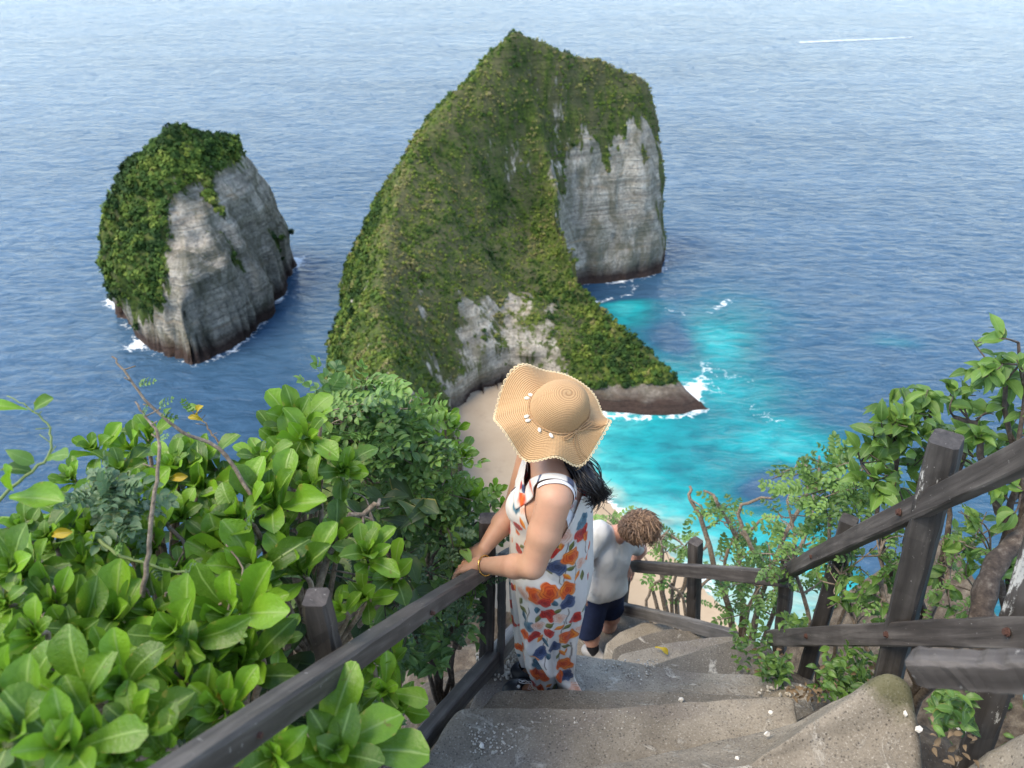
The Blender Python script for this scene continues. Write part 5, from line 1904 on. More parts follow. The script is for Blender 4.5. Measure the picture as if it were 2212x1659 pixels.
# ================================================================== PLANTS
def leaf_material(name, lo, hi, rib, trans=0.35, rough=0.42, spots=0.5, edge=None):
    m = NT(name)
    oi = m.n('ShaderNodeObjectInfo')
    t, e = m.attr('along'), m.attr('across')
    co = m.coord('Object')
    f = m.math('ADD', m.math('MULTIPLY', oi.outputs['Random'], 0.75), m.math('MULTIPLY', m.noise(co, 9, 3), 0.4))
    f2 = m.math('ADD', f, m.math('MULTIPLY', m.attr('tint'), 1.0))
    c = m.mix(m.ramp(f2, [(0.15, 0.0), (0.95, 1.0)]), lo, hi)
    side = m.math('ABSOLUTE', e)
    ribf = m.ramp(side, [(0.0, 0.75), (0.06, 0.35), (0.11, 0.0)])
    vein = m.math('MULTIPLY', m.ramp(m.math('ABSOLUTE', m.math('SINE', m.math('ADD', m.math('MULTIPLY', t, 26.0), m.math('MULTIPLY', side, -9.0)))), [(0.0, 0.22), (0.10, 0.0)]), 1.0)
    c = m.mix(m.math('MAXIMUM', ribf, vein), c, rib)
    if spots:
        sp = m.ramp(m.noise(co, 38, 4, 0.7), [(0.62, 0.0), (0.70, spots)])
        c = m.mix(sp, c, (0.34, 0.36, 0.10))
        br = m.ramp(m.math('ADD', m.noise(co, 7, 3), m.math('MULTIPLY', oi.outputs['Random'], 0.12)), [(0.80, 0.0), (0.86, 0.7)])
        c = m.mix(br, c, (0.16, 0.10, 0.03))
        rimf = m.ramp(m.math('ADD', side, m.math('MULTIPLY', m.math('SUBTRACT', m.noise(co, 5, 3, 0.6), 0.62), 1.6)), [(0.86, 0.0), (1.02, 0.7)])
        c = m.mix(rimf, c, (0.30, 0.24, 0.05))
    m.set(Base_Color=c, Roughness=rough, Normal=m.bump(m.math('ADD', m.noise(co, 22, 3), m.math('MULTIPLY', ribf, -1.2)), 0.25, 0.01))
    m.b.inputs['Specular IOR Level'].default_value = 0.45
    tr = m.n('ShaderNodeBsdfTranslucent')
    m.l(m.mix(0.5, c, hi), tr.inputs['Color'])
    mx = m.n('ShaderNodeMixShader')
    mx.inputs[0].default_value = trans
    m.l(m.b.outputs[0], mx.inputs[1])
    m.l(tr.outputs[0], mx.inputs[2])
    m.l(mx.outputs[0], m.out.inputs['Surface'])
    return m.m


LETTUCE = leaf_material('sea_lettuce_leaf', (0.055, 0.120, 0.010), (0.190, 0.365, 0.022), (0.32, 0.45, 0.13), 0.34, 0.40)
SHADE_LEAF = leaf_material('shaded_inner_leaf', (0.012, 0.030, 0.006), (0.038, 0.080, 0.010), (0.08, 0.14, 0.04), 0.3, 0.5)  # darker leaf copy: the shade inside the bank is put into its colour
YELLOW = leaf_material('yellowed_leaf', (0.42, 0.30, 0.02), (0.55, 0.42, 0.03), (0.55, 0.45, 0.12), 0.3, 0.5)
PINNATE = leaf_material('pinnate_leaf', (0.052, 0.118, 0.030), (0.165, 0.300, 0.065), (0.25, 0.34, 0.14), 0.30, 0.45, 0.15)
BLUEISH = leaf_material('grey_green_leaf', (0.045, 0.095, 0.040), (0.110, 0.190, 0.085), (0.18, 0.25, 0.14), 0.25, 0.45, 0.1)
MIDGREEN = leaf_material('mid_green_leaf', (0.045, 0.105, 0.020), (0.165, 0.290, 0.050), (0.25, 0.37, 0.12), 0.35, 0.42, 0.3)
m = NT('twig_bark')
co = m.coord('Object')
m.set(Base_Color=m.ramp(m.noise(co, 60, 5, 0.65), [(0.3, (0.07, 0.05, 0.035)), (0.55, (0.20, 0.155, 0.11)), (0.75, (0.36, 0.30, 0.23))]), Roughness=0.85, Normal=m.bump(m.noise(co, 120, 4), 0.5, 0.004))
BARK = m.m
m = NT('dark_bark')
co = m.coord('Object')
m.set(Base_Color=m.ramp(m.noise(co, 40, 5, 0.65), [(0.3, (0.025, 0.018, 0.013)), (0.55, (0.075, 0.055, 0.04)), (0.78, (0.20, 0.17, 0.13))]), Roughness=0.9, Normal=m.bump(m.noise(co, 80, 4), 0.6, 0.005))
DARKBARK = m.m
GREENST = flat('green_stem', (0.14, 0.19, 0.06), 0.6, 0.3, 0.25, 60)


def blade(name, shape, nl=12, nw=5, arch=0.25, cup=0.12, wave=0.02, twist=0.0, seed=0):
    """unit leaf along +X, upper side +Z, base at the origin"""
    r = np.random.default_rng(seed)
    t = np.linspace(0, 1, nl)
    if shape == 'obovate':
        w = (0.10 + 0.90 * t ** 1.35) * np.clip(1 - t ** 5.5, 0, 1) ** 0.5
        w = 0.20 * w / w.max()
        w[0] = 0.016
    elif shape == 'ovate':
        w = np.sin(np.pi * np.clip(t, 0, 1) ** 0.8) ** 0.85
        w = 0.24 * w / w.max()
        w[0] = 0.015
    else:
        w = np.sqrt(np.clip(1 - (2 * t - 1) ** 2, 0, 1)) * 0.30
        w[0] = 0.02
    w[-1] = 0.05 if shape == 'obovate' else 0.004
    if shape == 'obovate':
        w[-2] = max(w[-2], 0.135)
    e = np.linspace(-1, 1, nw)
    T, E = np.meshgrid(t, e, indexing='ij')
    Wd = w[:, None] * E
    Zc = arch * (0.9 * T - 1.25 * T ** 2.2) + cup * np.abs(E) ** 1.6 * w[:, None] / 0.25
    Zc += wave * np.sin(T * 9 + seed) * np.abs(E) ** 2 * np.sign(E) + r.normal(scale=0.006, size=T.shape) * (T > 0)
    Xc = T * (1 - 0.12 * arch * T)
    Yc = Wd * (1 - 0.10 * cup) + twist * T ** 2 * 0.2
    V = np.stack([Xc, Yc, Zc], -1).reshape(-1, 3)
    a = twist * V[:, 0]
    y, z = V[:, 1] * np.cos(a) - V[:, 2] * np.sin(a), V[:, 1] * np.sin(a) + V[:, 2] * np.cos(a)
    V[:, 1], V[:, 2] = y, z
    return V, grid_faces(nw, nl), T.ravel(), E.ravel()


def leaf_mesh(name, mat, tint=0.0, **kw):
    V, F, T, E = blade(name, **kw)
    me = mesh_data(name, V, F)
    vattr(me, 'along', T)
    vattr(me, 'across', E)
    vattr(me, 'tint', np.full(len(V), tint))
    me.materials.append(mat)
    return me


LET = [leaf_mesh('leaf', LETTUCE, tint=ti, shape='obovate', arch=ar, cup=cu, wave=wa, twist=tw, seed=k) for k, (ar, cu, wa, tw, ti) in enumerate(
    [(.22, .14, .02, 0, .25), (.38, .10, .03, .15, 0), (.12, .20, .02, -.1, .3), (.50, .06, .04, -.2, -.1), (.30, .16, .02, .3, .1), (.62, .12, .05, .1, -.25), (.18, .05, .03, -.35, 0), (.42, .2, .05, .4, -.15)])]
LETY = [leaf_mesh('leaf', YELLOW, shape='obovate', arch=.5, cup=.2, wave=.05, seed=20)]
OVA = [leaf_mesh('leaf', MIDGREEN, tint=ti, shape='ovate', nl=8, nw=5, arch=ar, cup=cu, wave=.03, twist=tw, seed=k + 30) for k, (ar, cu, tw, ti) in enumerate([(.3, .1, 0, .1), (.5, .15, .2, -.2), (.15, .2, -.2, .3), (.4, .05, -.3, 0), (.6, .1, .1, .2)])]


def pinnate_mesh(name, mat, n, tint, seed, odd=True, droop=0.25):
    """a compound leaf: a rachis with rounded leaflets in pairs; unit length along +X"""
    r = np.random.default_rng(seed)
    Vs, Fs, Ts, Es = [], [], [], []
    o = 0

    def add(V, F, T, E):
        nonlocal o
        Vs.append(V)
        Fs.append(F + o)
        Ts.append(T)
        Es.append(E)
        o += len(V)
    xs = np.linspace(0.16, 0.93, n)
    for k, x in enumerate(xs):
        for sg in (-1, 1):
            V, F, T, E = blade('x', 'ell', 6, 4, arch=r.uniform(.1, .4), cup=.12, wave=.02, seed=seed + k)
            L = (0.30 - 0.10 * abs(x - .5)) * r.uniform(.85, 1.1)
            a = sg * (math.radians(68) - 0.25 * x) + r.normal() * .1
            V = V * L
            tl = r.normal() * .25
            V[:, 1], V[:, 2] = V[:, 1] * math.cos(tl) - V[:, 2] * math.sin(tl), V[:, 1] * math.sin(tl) + V[:, 2] * math.cos(tl)
            q = np.stack([V[:, 0] * math.cos(a) - V[:, 1] * math.sin(a) + x, V[:, 0] * math.sin(a) + V[:, 1] * math.cos(a), V[:, 2] + .02 - droop * x * x], 1)
            add(q, F, T, E)
    if odd:
        V, F, T, E = blade('x', 'ell', 6, 4, arch=.2, cup=.12, wave=.02, seed=seed)
        V = V * .28
        V[:, 0] += .95
        V[:, 2] -= droop * .95 ** 2
        add(V, F, T, E)
    xr = np.linspace(0, .97, 8)
    mb = MB().tube(np.stack([xr, xr * 0, -droop * xr ** 2], 1), np.linspace(.010, .005, 8), 4, cap=False)
    V = np.concatenate(mb.v)
    add(V, np.array(mb.f), np.full(len(V), .5), np.zeros(len(V)))
    me = mesh_data(name, np.concatenate(Vs), np.concatenate(Fs))
    vattr(me, 'along', np.concatenate(Ts))
    vattr(me, 'across', np.concatenate(Es))
    vattr(me, 'tint', np.full(o, tint))
    me.materials.append(mat)
    return me


PIN = [pinnate_mesh('compound_leaf', PINNATE, n, ti, 60 + k, True, dr) for k, (n, ti, dr) in enumerate([(4, .15, .2), (5, 0, .35), (4, -.2, .1), (6, .25, .3), (5, .4, .15)])]
PINB = [pinnate_mesh('compound_leaf', BLUEISH, n, ti, 80 + k, True, dr) for k, (n, ti, dr) in enumerate([(4, .1, .2), (5, -.1, .35), (6, .2, .1)])]


def frame_x(d, up, roll=0.0):
    """rotation whose X axis is d and whose Z axis leans to up"""
    d = Vector(d).normalized()
    z = Vector(up) - d * Vector(up).dot(d)
    if z.length < 1e-4:
        z = Vector((1, 0, 0)) - d * d.x
    z.normalize()
    y = z.cross(d)
    M = Matrix((d, y, z)).transposed()
    return M @ Matrix.Rotation(roll, 3, 'X')


def put(me, name, base, d, up, size, par, roll=0.0, wide=1.0):
    o = bpy.data.objects.new(name, me)
    M = Matrix.Translation(Vector(base)) @ frame_x(d, up, roll).to_4x4() @ Matrix.Diagonal((size, size * wide, size, 1))
    o.parent = par
    o.matrix_parent_inverse = Matrix.Translation(par.location).inverted()
    o.matrix_basis = M
    COL.objects.link(o)
    return o


PR = random.Random(99)


def rosette(par, stems, c, n_, L, count, root, old=0.0, bend=None):
    """a whorl of sea-lettuce leaves round a shoot tip at c pointing along n_"""
    n_ = Vector(n_).normalized()
    a = n_.orthogonal().normalized()
    b = n_.cross(a)
    ph0 = PR.uniform(0, 6.28)
    for k in range(count):
        f = k / max(count - 1, 1)
        ph_ = ph0 + k * 2.3999 + PR.uniform(-.2, .2)
        el = math.radians(86 - 54 * f ** 0.9 + PR.uniform(-9, 9))
        d = (a * math.cos(ph_) + b * math.sin(ph_)) * math.cos(el) + n_ * math.sin(el)
        size = 1.0 * L * (0.46 + 0.62 * f ** 0.7) * PR.uniform(.85, 1.12)
        base = Vector(c) - n_ * (0.030 * f * L / .13) + d * 0.004
        me = PR.choice(LET)
        if f > .7 and PR.random() < old:
            me = LETY[0]
        put(me, 'leaf', base, d, n_, size, par, PR.uniform(-.35, .35), PR.uniform(.9, 1.15))
    c = np.array(c)
    nv = np.array(n_)
    mid = c * .55 + np.array(root) * .45 - nv * .02
    stems.tube(spline([c, c - nv * .05 * L / .13, mid, np.array(root)], 12), np.linspace(.0045, .011, 12) * (L / .13) ** .5, 7)


def shoot_axis(u, lean=0.0):
    return (PR.uniform(-.35, .25) + lean, PR.uniform(-.65, -.1), PR.uniform(.7, 1.0))


# ---- sea-lettuce shrubs below the left railing: groups of shoots (u, v, depth, leaf length)
LETTUCES = [
    ('low sea lettuce shrub at the bottom left corner of the picture', (-60, 1800, 1.5), [(25, 1489, 1.25, .13), (42, 1600, 1.12, .13), (148, 1616, 1.12, .13), (84, 1372, 1.40, .13), (190, 1530, 1.25, .12), (-20, 1560, 1.15, .13), (110, 1450, 1.42, .12), (30, 1400, 1.5, .11), (-30, 1420, 1.35, .13), (70, 1540, 1.28, .12)]),
    ('bright sea lettuce shrub with a big upright whorl left of the near post', (330, 1800, 1.7), [(272, 1485, 1.30, .15), (295, 1580, 1.22, .12), (358, 1620, 1.2, .11), (230, 1420, 1.5, .12), (330, 1560, 1.4, .12), (255, 1640, 1.15, .12), (210, 1600, 1.2, .12), (340, 1480, 1.5, .12), (175, 1470, 1.5, .12)]),
    ('broad leaved sea lettuce shrub close behind the near railing post', (560, 1750, 2.1), [(398, 1372, 1.52, .14), (506, 1335, 1.62, .15), (540, 1425, 1.60, .11), (485, 1535, 1.42, .12), (470, 1420, 1.55, .13), (440, 1290, 1.75, .12), (540, 1330, 1.78, .12), (400, 1480, 1.5, .12), (600, 1390, 1.80, .09), (520, 1450, 1.6, .12), (430, 1560, 1.45, .11)]),
    ('tall sea lettuce shrub with long drooping leaves beyond the near post', (700, 1650, 2.6), [(548, 1235, 1.90, .16), (653, 1240, 1.92, .14), (596, 1095, 2.05, .15), (529, 1125, 2.0, .15), (738, 1321, 1.95, .12), (793, 1207, 2.1, .12), (677, 1068, 2.15, .15), (620, 1170, 2.1, .14), (720, 1180, 2.2, .13), (480, 1190, 1.95, .13), (790, 1290, 2.1, .11), (560, 1290, 1.85, .12), (850, 1250, 2.3, .11)]),
    ('pale green crown of sea lettuce rising highest beneath the ridge', (650, 1600, 2.9), [(567, 1000, 2.15, .15), (661, 955, 2.25, .15), (638, 921, 2.35, .14), (700, 990, 2.3, .13), (600, 960, 2.3, .13), (740, 1020, 2.35, .12), (530, 1030, 2.2, .13), (630, 1010, 2.25, .14), (690, 900, 2.5, .11)]),
    ('row of small sea lettuce shoots along the skyline over the water', (380, 1600, 2.6), [(210, 979, 2.15, .11), (290, 972, 2.2, .11), (322, 950, 2.3, .11), (377, 1018, 2.1, .12), (425, 1000, 2.15, .12), (461, 1012, 2.2, .12), (350, 1060, 2.1, .12), (260, 1030, 2.1, .11), (440, 1060, 2.1, .13), (500, 1060, 2.15, .12), (160, 1040, 2.05, .10), (300, 1090, 2.05, .12), (395, 1120, 2.0, .12), (465, 1130, 2.0, .12)]),
    ('sparse sea lettuce shrub at the left edge with blue water behind', (30, 1700, 2.2), [(55, 1150, 1.75, .13), (110, 1180, 1.75, .12), (80, 1240, 1.65, .13), (32, 1234, 1.6, .13), (150, 1120, 1.9, .12), (190, 1220, 1.75, .12), (120, 1300, 1.6, .12), (200, 1150, 1.9, .11), (250, 1190, 1.85, .12), (20, 1310, 1.55, .12), (230, 1270, 1.75, .12)]),
    ('shaded sea lettuce shrub in the middle of the bank between grey twigs', (330, 1700, 2.3), [(330, 1180, 1.95, .12), (390, 1230, 1.85, .12), (300, 1270, 1.75, .12), (350, 1330, 1.7, .12), (250, 1350, 1.65, .12), (170, 1370, 1.6, .12), (300, 1400, 1.65, .12), (420, 1180, 1.98, .12)]),
    ('small sea lettuce plant growing up between the railing and the lower rail', (835, 1650, 2.25), [(828, 1492, 2.05, .11), (800, 1430, 2.1, .10), (865, 1530, 2.15, .10), (850, 1440, 2.2, .10), (780, 1500, 2.0, .10)]),
    ('large leaves of a sea lettuce pushing in under the near railing', (700, 1760, 1.6), [(717, 1632, 1.45, .16), (600, 1640, 1.35, .13), (770, 1640, 1.6, .12), (560, 1590, 1.45, .12)]),
    ('sea lettuce shoots beside the sand below the straw hat', (990, 1400, 3.6), [(960, 905, 3.25, .12), (985, 925, 3.3, .12), (1000, 985, 3.3, .10), (1070, 1062, 3.4, .09), (1050, 1090, 3.3, .09), (1010, 1075, 3.2, .09), (960, 1060, 3.2, .10), (1085, 1100, 3.5, .08), (930, 960, 3.3, .09)]),
]
for label, root, shoots in LETTUCES:
    rt = at(*root)
    e = empty('sea_lettuce_shrub', tuple(rt))
    tag(e, label, 'shrub', 'sea lettuce shrubs on the left bank')
    st = MB()
    hub = rt * .45 + np.mean([at(*s[:3]) for s in shoots], 0) * .55 - np.array([0, 0, .05])
    st.tube(spline([rt, rt * .5 + hub * .5 + np.array([.02, .02, 0]), hub], 10), np.linspace(.018, .012, 10), 8)
    for (u, v, d, L) in shoots:
        rosette(e, st, at(u, v, d), shoot_axis(u), L * PR.choice((.6, .75, .9, 1.0, 1.1, 1.2)), PR.randint(9, 14), hub)
    st.build('stem', BARK, e)


# ---- inner leaves that close the bank behind the shoots (too many to count)
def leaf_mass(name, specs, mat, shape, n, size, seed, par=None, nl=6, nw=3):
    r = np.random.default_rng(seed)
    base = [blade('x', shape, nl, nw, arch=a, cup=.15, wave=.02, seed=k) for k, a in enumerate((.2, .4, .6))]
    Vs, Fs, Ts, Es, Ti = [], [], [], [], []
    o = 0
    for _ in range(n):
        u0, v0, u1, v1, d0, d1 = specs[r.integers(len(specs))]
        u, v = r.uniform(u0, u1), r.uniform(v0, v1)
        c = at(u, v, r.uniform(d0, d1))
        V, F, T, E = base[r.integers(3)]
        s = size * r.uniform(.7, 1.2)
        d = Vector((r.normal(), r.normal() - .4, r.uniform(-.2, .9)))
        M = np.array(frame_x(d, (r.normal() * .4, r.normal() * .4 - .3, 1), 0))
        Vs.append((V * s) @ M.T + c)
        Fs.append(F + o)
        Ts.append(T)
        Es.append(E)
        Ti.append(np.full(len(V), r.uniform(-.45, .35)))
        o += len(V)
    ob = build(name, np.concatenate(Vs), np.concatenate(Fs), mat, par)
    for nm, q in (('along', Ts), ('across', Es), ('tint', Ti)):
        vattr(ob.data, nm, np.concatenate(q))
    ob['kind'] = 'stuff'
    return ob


leaf_mass('undergrowth', [(0, 1180, 260, 1500, 1.9, 2.4), (0, 1400, 420, 1700, 1.5, 2.0), (240, 1080, 700, 1420, 2.2, 2.8), (380, 1400, 640, 1560, 1.8, 2.3), (560, 1050, 900, 1350, 2.4, 3.0)], SHADE_LEAF, 'obovate', 620, .13, 5)
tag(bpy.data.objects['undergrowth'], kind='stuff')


leaf_mass('ground_cover', [(780, 1250, 1030, 1390, 3.0, 3.4), (800, 1380, 960, 1450, 2.9, 3.2), (740, 1480, 850, 1600, 2.45, 2.65)], PINNATE, 'ovate', 620, .06, 15)
tag(bpy.data.objects['ground_cover'], kind='stuff')


# low growth all over the bare slopes on both sides of the stairs
r = np.random.default_rng(44)
hp = gq[::1]
sel = np.where(((hp[:, 0] > 1.62) | (hp[:, 0] < -0.75) | (hp[:, 1] > 4.6)) & (hp[:, 1] > 0.3))[0]
sel = r.choice(sel, 2600, replace=True)
base = [blade('x', 'ovate', 5, 3, arch=a, cup=.15, wave=.02, seed=k) for k, a in enumerate((.2, .4, .6))]
Vs, Fs, Ts, Es, Ti = [], [], [], [], []
o_ = 0
for k in sel:
    c = hp[k] + np.array([r.normal() * .04, r.normal() * .04, r.uniform(0, .10)])
    V, F, T, E = base[r.integers(3)]
    M = np.array(frame_x(Vector((r.normal(), r.normal() - .3, r.uniform(.0, 1.1))), (r.normal() * .4, r.normal() * .4, 1), 0))
    Vs.append((V * .10 * r.uniform(.6, 1.3)) @ M.T + c)
    Fs.append(F + o_)
    Ts.append(T)
    Es.append(E)
    Ti.append(np.full(len(V), r.uniform(-.45, .3)))
    o_ += len(V)
hs_ = build('low_growth', np.concatenate(Vs), np.concatenate(Fs), MIDGREEN)
for nm, q in (('along', Ts), ('across', Es), ('tint', Ti)):
    vattr(hs_.data, nm, np.concatenate(q))
tag(hs_, kind='stuff')


# ---- shrubs with compound or oval leaves
def shrub(name, label, group, root, limbs, sprays, meshes, nm, size, bark, par_tw=0.5, stuff=False, wild=0.35, twig_r=.0025, cat='shrub', per=(3, 6)):
    """root (u, v, d); limbs: lists of (u, v, d) from the root outwards; sprays: (u0, v0, u1, v1, d0, d1, count) boxes of leafy twigs"""
    e = empty(name, tuple(at(*root)))
    tag(e, label, cat, group)
    mb = MB()
    nodes = []
    for lb in limbs:
        pts = spline([at(*root)] + [at(*q[:3]) for q in lb], 14)
        pts[1:-1] += np.random.default_rng(len(nodes)).normal(scale=.012, size=(12, 3))
        r0 = lb[0][3] if len(lb[0]) > 3 else .014
        mb.tube(pts, np.linspace(r0, .35 * r0, 14), 7)
        nodes += list(pts[3:])
    nodes = np.array(nodes)
    acc = [[], [], [], [], []]
    off = 0
    for (u0, v0, u1, v1, d0, d1, cnt) in sprays:
        for _ in range(cnt):
            c = at(PR.uniform(u0, u1), PR.uniform(v0, v1), PR.uniform(d0, d1))
            k = int(np.argmin(((nodes - c) ** 2).sum(1) + 0.02 * np.random.default_rng(off).random(len(nodes))))
            a = nodes[k]
            mid = (a + c) / 2 + np.array([PR.gauss(0, .03), PR.gauss(0, .03), PR.uniform(-.02, .05)])
            tw = spline([a, mid, c], 8)
            mb.tube(tw, np.linspace(twig_r * 1.6, twig_r * .7, 8), 5, cap=False)
            tdir = tw[-1] - tw[-3]
            tdir /= np.linalg.norm(tdir) + 1e-9
            for _k in range(PR.randint(*per)):
                t = PR.uniform(.45, 1.0)
                p = tw[min(7, int(t * 7))]
                d = Vector(tdir) * .7 + Vector((PR.gauss(0, .55), PR.gauss(0, .55) - .15, PR.gauss(0.1, .45)))
                s = size * PR.uniform(.7, 1.2)
                up = Vector((PR.gauss(0, wild), PR.gauss(0, wild) - .25, 1))
                if stuff:
                    me = PR.choice(meshes)
                    V = np.empty(len(me.vertices) * 3, np.float32)
                    me.vertices.foreach_get('co', V)
                    V = V.reshape(-1, 3)
                    F = np.empty(len(me.loops), np.int32)
                    me.loops.foreach_get('vertex_index', F)
                    F = F.reshape(-1, 4)
                    M = np.array(frame_x(d, up))
                    acc[0].append((V * s) @ M.T + p)
                    acc[1].append(F + off)
                    for q, an in ((2, 'along'), (3, 'across'), (4, 'tint')):
                        w = np.empty(len(V), np.float32)
                        me.attributes[an].data.foreach_get('value', w)
                        acc[q].append(w + (PR.uniform(-.3, .4) if an == 'tint' else 0))
                    off += len(V)
                else:
                    put(PR.choice(meshes), nm, p, d, up, s, e)
                    off += 1
    mb.build('branch', bark, e)
    if stuff:
        ob = build('foliage', np.concatenate(acc[0]), np.concatenate(acc[1]), meshes[0].materials[0], e)
        for an, q in (('along', 2), ('across', 3), ('tint', 4)):
            vattr(ob.data, an, np.concatenate(acc[q]))
        ob['kind'] = 'stuff'
    return e


LG, RG = 'leafy shrubs on the left bank', 'shrubs behind the right railing'
shrub('feather_leaf_shrub', 'feather leaved shrub with rounded leaflets below the green ridge', LG, (860, 1500, 3.6), [[(800, 1200, 3.0, .02), (790, 830, 2.9)], [(880, 1150, 3.1, .016), (900, 880, 3.1)], [(930, 1180, 3.2, .016), (960, 980, 3.2)], [(830, 1150, 3.0, .016), (720, 880, 2.8)]],
      [(720, 860, 830, 960, 2.7, 3.1, 16), (780, 815, 800, 850, 2.8, 2.95, 3), (700, 850, 760, 900, 2.7, 2.9, 5), (830, 860, 930, 980, 2.8, 3.2, 18), (820, 960, 990, 1100, 2.8, 3.2, 26), (900, 1050, 1060, 1180, 2.9, 3.3, 16), (750, 950, 850, 1080, 2.7, 3.0, 14)], PIN, 'compound_leaf', .15, BARK, per=(2, 4))
shrub('grey_leaf_shrub', 'grey green feather leaved sprig hanging over the water at left', LG, (330, 1500, 2.3), [[(250, 1200, 2.0, .008), (190, 1010, 1.9)], [(280, 1150, 1.95, .007), (250, 1060, 1.85)]],
      [(150, 1000, 330, 1090, 1.75, 1.95, 6), (200, 1080, 380, 1140, 1.75, 1.95, 4)], PINB, 'compound_leaf', .10, GREENST, per=(2, 4))
shrub('tangled_shrub', 'tangle of dark leaves and bare stems beside the far left post', LG, (960, 1560, 3.6), [[(900, 1300, 3.0, .014), (870, 1130, 2.9)], [(940, 1300, 3.1, .014), (950, 1120, 3.0)], [(980, 1350, 3.2, .013), (1010, 1150, 3.2)], [(890, 1350, 3.0, .012), (840, 1180, 2.8)], [(1000, 1300, 3.1, .010), (1020, 1250, 3.0)]],
      [(850, 1130, 1020, 1260, 2.8, 3.3, 22), (880, 1260, 1020, 1400, 2.9, 3.4, 18), (760, 1330, 900, 1480, 2.4, 2.9, 14), (960, 1180, 1030, 1330, 3.0, 3.3, 12), (980, 1320, 1000, 1350, 2.85, 2.95, 2)], PINB + OVA[:2], 'leaf', .08, DARKBARK, per=(3, 5))
shrub('bare_shrub', 'grey leafless branches woven through the lettuce bank', LG, (560, 1650, 2.6), [[(480, 1350, 2.0, .014), (330, 1220, 1.9)], [(560, 1350, 2.05, .014), (620, 1180, 2.1)], [(640, 1380, 2.1, .016), (760, 1130, 2.2), (820, 1080, 2.25)], [(520, 1400, 1.85, .012), (420, 1330, 1.65)], [(700, 1400, 2.2, .014), (830, 1230, 2.3), (800, 1110, 2.3)], [(480, 1480, 1.7, .016), (250, 1540, 1.4), (245, 1590, 1.35)]],
      [(330, 1120, 560, 1300, 1.75, 2.05, 9), (600, 1060, 860, 1250, 2.05, 2.35, 12), (300, 1250, 520, 1400, 1.55, 1.8, 8)], PIN, 'compound_leaf', .07, BARK, per=(0, 1))
# lone twigs over the water
def twig(label, pts, r0, leaves, bark=BARK, group='bare twigs over the water'):
    e = empty('twig', tuple(at(*pts[0])))
    tag(e, label, 'twig', group)
    c = spline([at(*p) for p in pts], 24)
    c[1:-1] += np.random.default_rng(len(label)).normal(scale=.0016, size=(22, 3))
    mb = MB().tube(c, np.linspace(r0, r0 * .35, 24), 6)
    rr = random.Random(len(label))
    for t in (.35, .5, .62, .74, .86):
        p = c[int(t * 23)]
        mb.tube([p, p + np.array([rr.gauss(0, .012), rr.gauss(0, .01), rr.uniform(.006, .02)])], r0 * .3, 5)
    mb.build('stem', bark, e)
    for (u, v, d, s, dx, dz, meshes) in leaves:
        put(rr.choice(meshes), 'leaf', at(u, v, d), (dx, -.25, dz), (rr.gauss(0, .3), -.6, 1), s, e)
    return e


twig('long diagonal twig with tiny yellow leaves reaching up towards the rock stack', [(560, 1100, 2.0), (480, 975, 1.98), (390, 930, 1.95), (330, 880, 1.92), (270, 805, 1.9), (242, 770, 1.9)], .006,
     [(302, 830, 1.9, .045, .6, .4, PIN), (345, 880, 1.9, .05, .5, .6, PIN), (348, 892, 1.9, .04, .8, -.1, PIN), (300, 826, 1.9, .03, .7, .1, PIN), (360, 900, 1.9, .04, .4, .8, OVA)])
twig('upright grey twig standing in front of the sea lettuce', [(308, 1290, 1.65), (322, 1180, 1.66), (335, 1060, 1.68), (345, 950, 1.7), (318, 905, 1.7), (292, 868, 1.7)], .006, [(345, 950, 1.7, .03, .6, .5, PIN), (310, 895, 1.7, .03, .5, .8, PIN)])
twig('slender arching twig with long leaves at the left edge over the sea', [(-10, 1090, 1.5), (50, 1030, 1.5), (100, 990, 1.52), (112, 950, 1.53), (100, 910, 1.54), (60, 880, 1.55), (15, 855, 1.56)], .0035,
     [(72, 890, 1.54, .075, .75, .55, LET), (60, 885, 1.54, .065, -.8, .35, LET), (100, 995, 1.52, .08, .85, .5, LET), (30, 1060, 1.5, .09, .35, .8, LET), (20, 1075, 1.5, .14, .95, .2, LET), (75, 1000, 1.52, .06, -.5, .6, OVA), (70, 1020, 1.52, .06, -.7, .4, OVA)], GREENST)
twig('withered sprig with brown leaves above the skyline shoots', [(500, 1000, 2.4), (460, 940, 2.4), (430, 900, 2.42), (400, 880, 2.45)], .004, [(430, 900, 2.42, .06, .3, .8, LETY), (405, 885, 2.42, .06, .8, .3, OVA), (440, 910, 2.4, .05, -.6, .5, LETY), (415, 890, 2.4, .05, -.2, .9, PIN)])
twig('thin green twig trailing across the leaves of the bank', [(190, 1150, 1.75), (260, 1200, 1.7), (340, 1225, 1.68), (440, 1245, 1.68), (520, 1265, 1.7)], .005, [(250, 1195, 1.7, .04, .4, .6, PIN), (400, 1230, 1.68, .05, .6, .4, PIN), (330, 1225, 1.68, .04, .3, -.6, PINB)], GREENST)
twig('bare branch crossing the bank below the drooping leaves', [(360, 1130, 1.95), (420, 1200, 1.9), (470, 1245, 1.88), (520, 1290, 1.9)], .006, [])

# yellow fruit-like old leaf clump in the bank
for k, (u, v, d, s, lb) in enumerate([(400, 1515, 1.5, .11, 'big yellowed leaf lying low in the bank beside a brown stalk'), (455, 1500, 1.52, .09, 'second yellowed leaf next to the brown stalk'), (110, 1155, 1.72, .06, 'small bright yellow leaf near the left edge of the bank'), (365, 1035, 2.05, .06, 'curled yellow leaf among the skyline shoots')]):
    e = empty('fallen_leaf', tuple(at(u, v, d)))
    tag(e, lb, 'leaf', 'yellowed leaves')
    put(LETY[0], 'blade', at(u, v, d), (.8, -.2, .3), (0, -.7, .7), s, e)

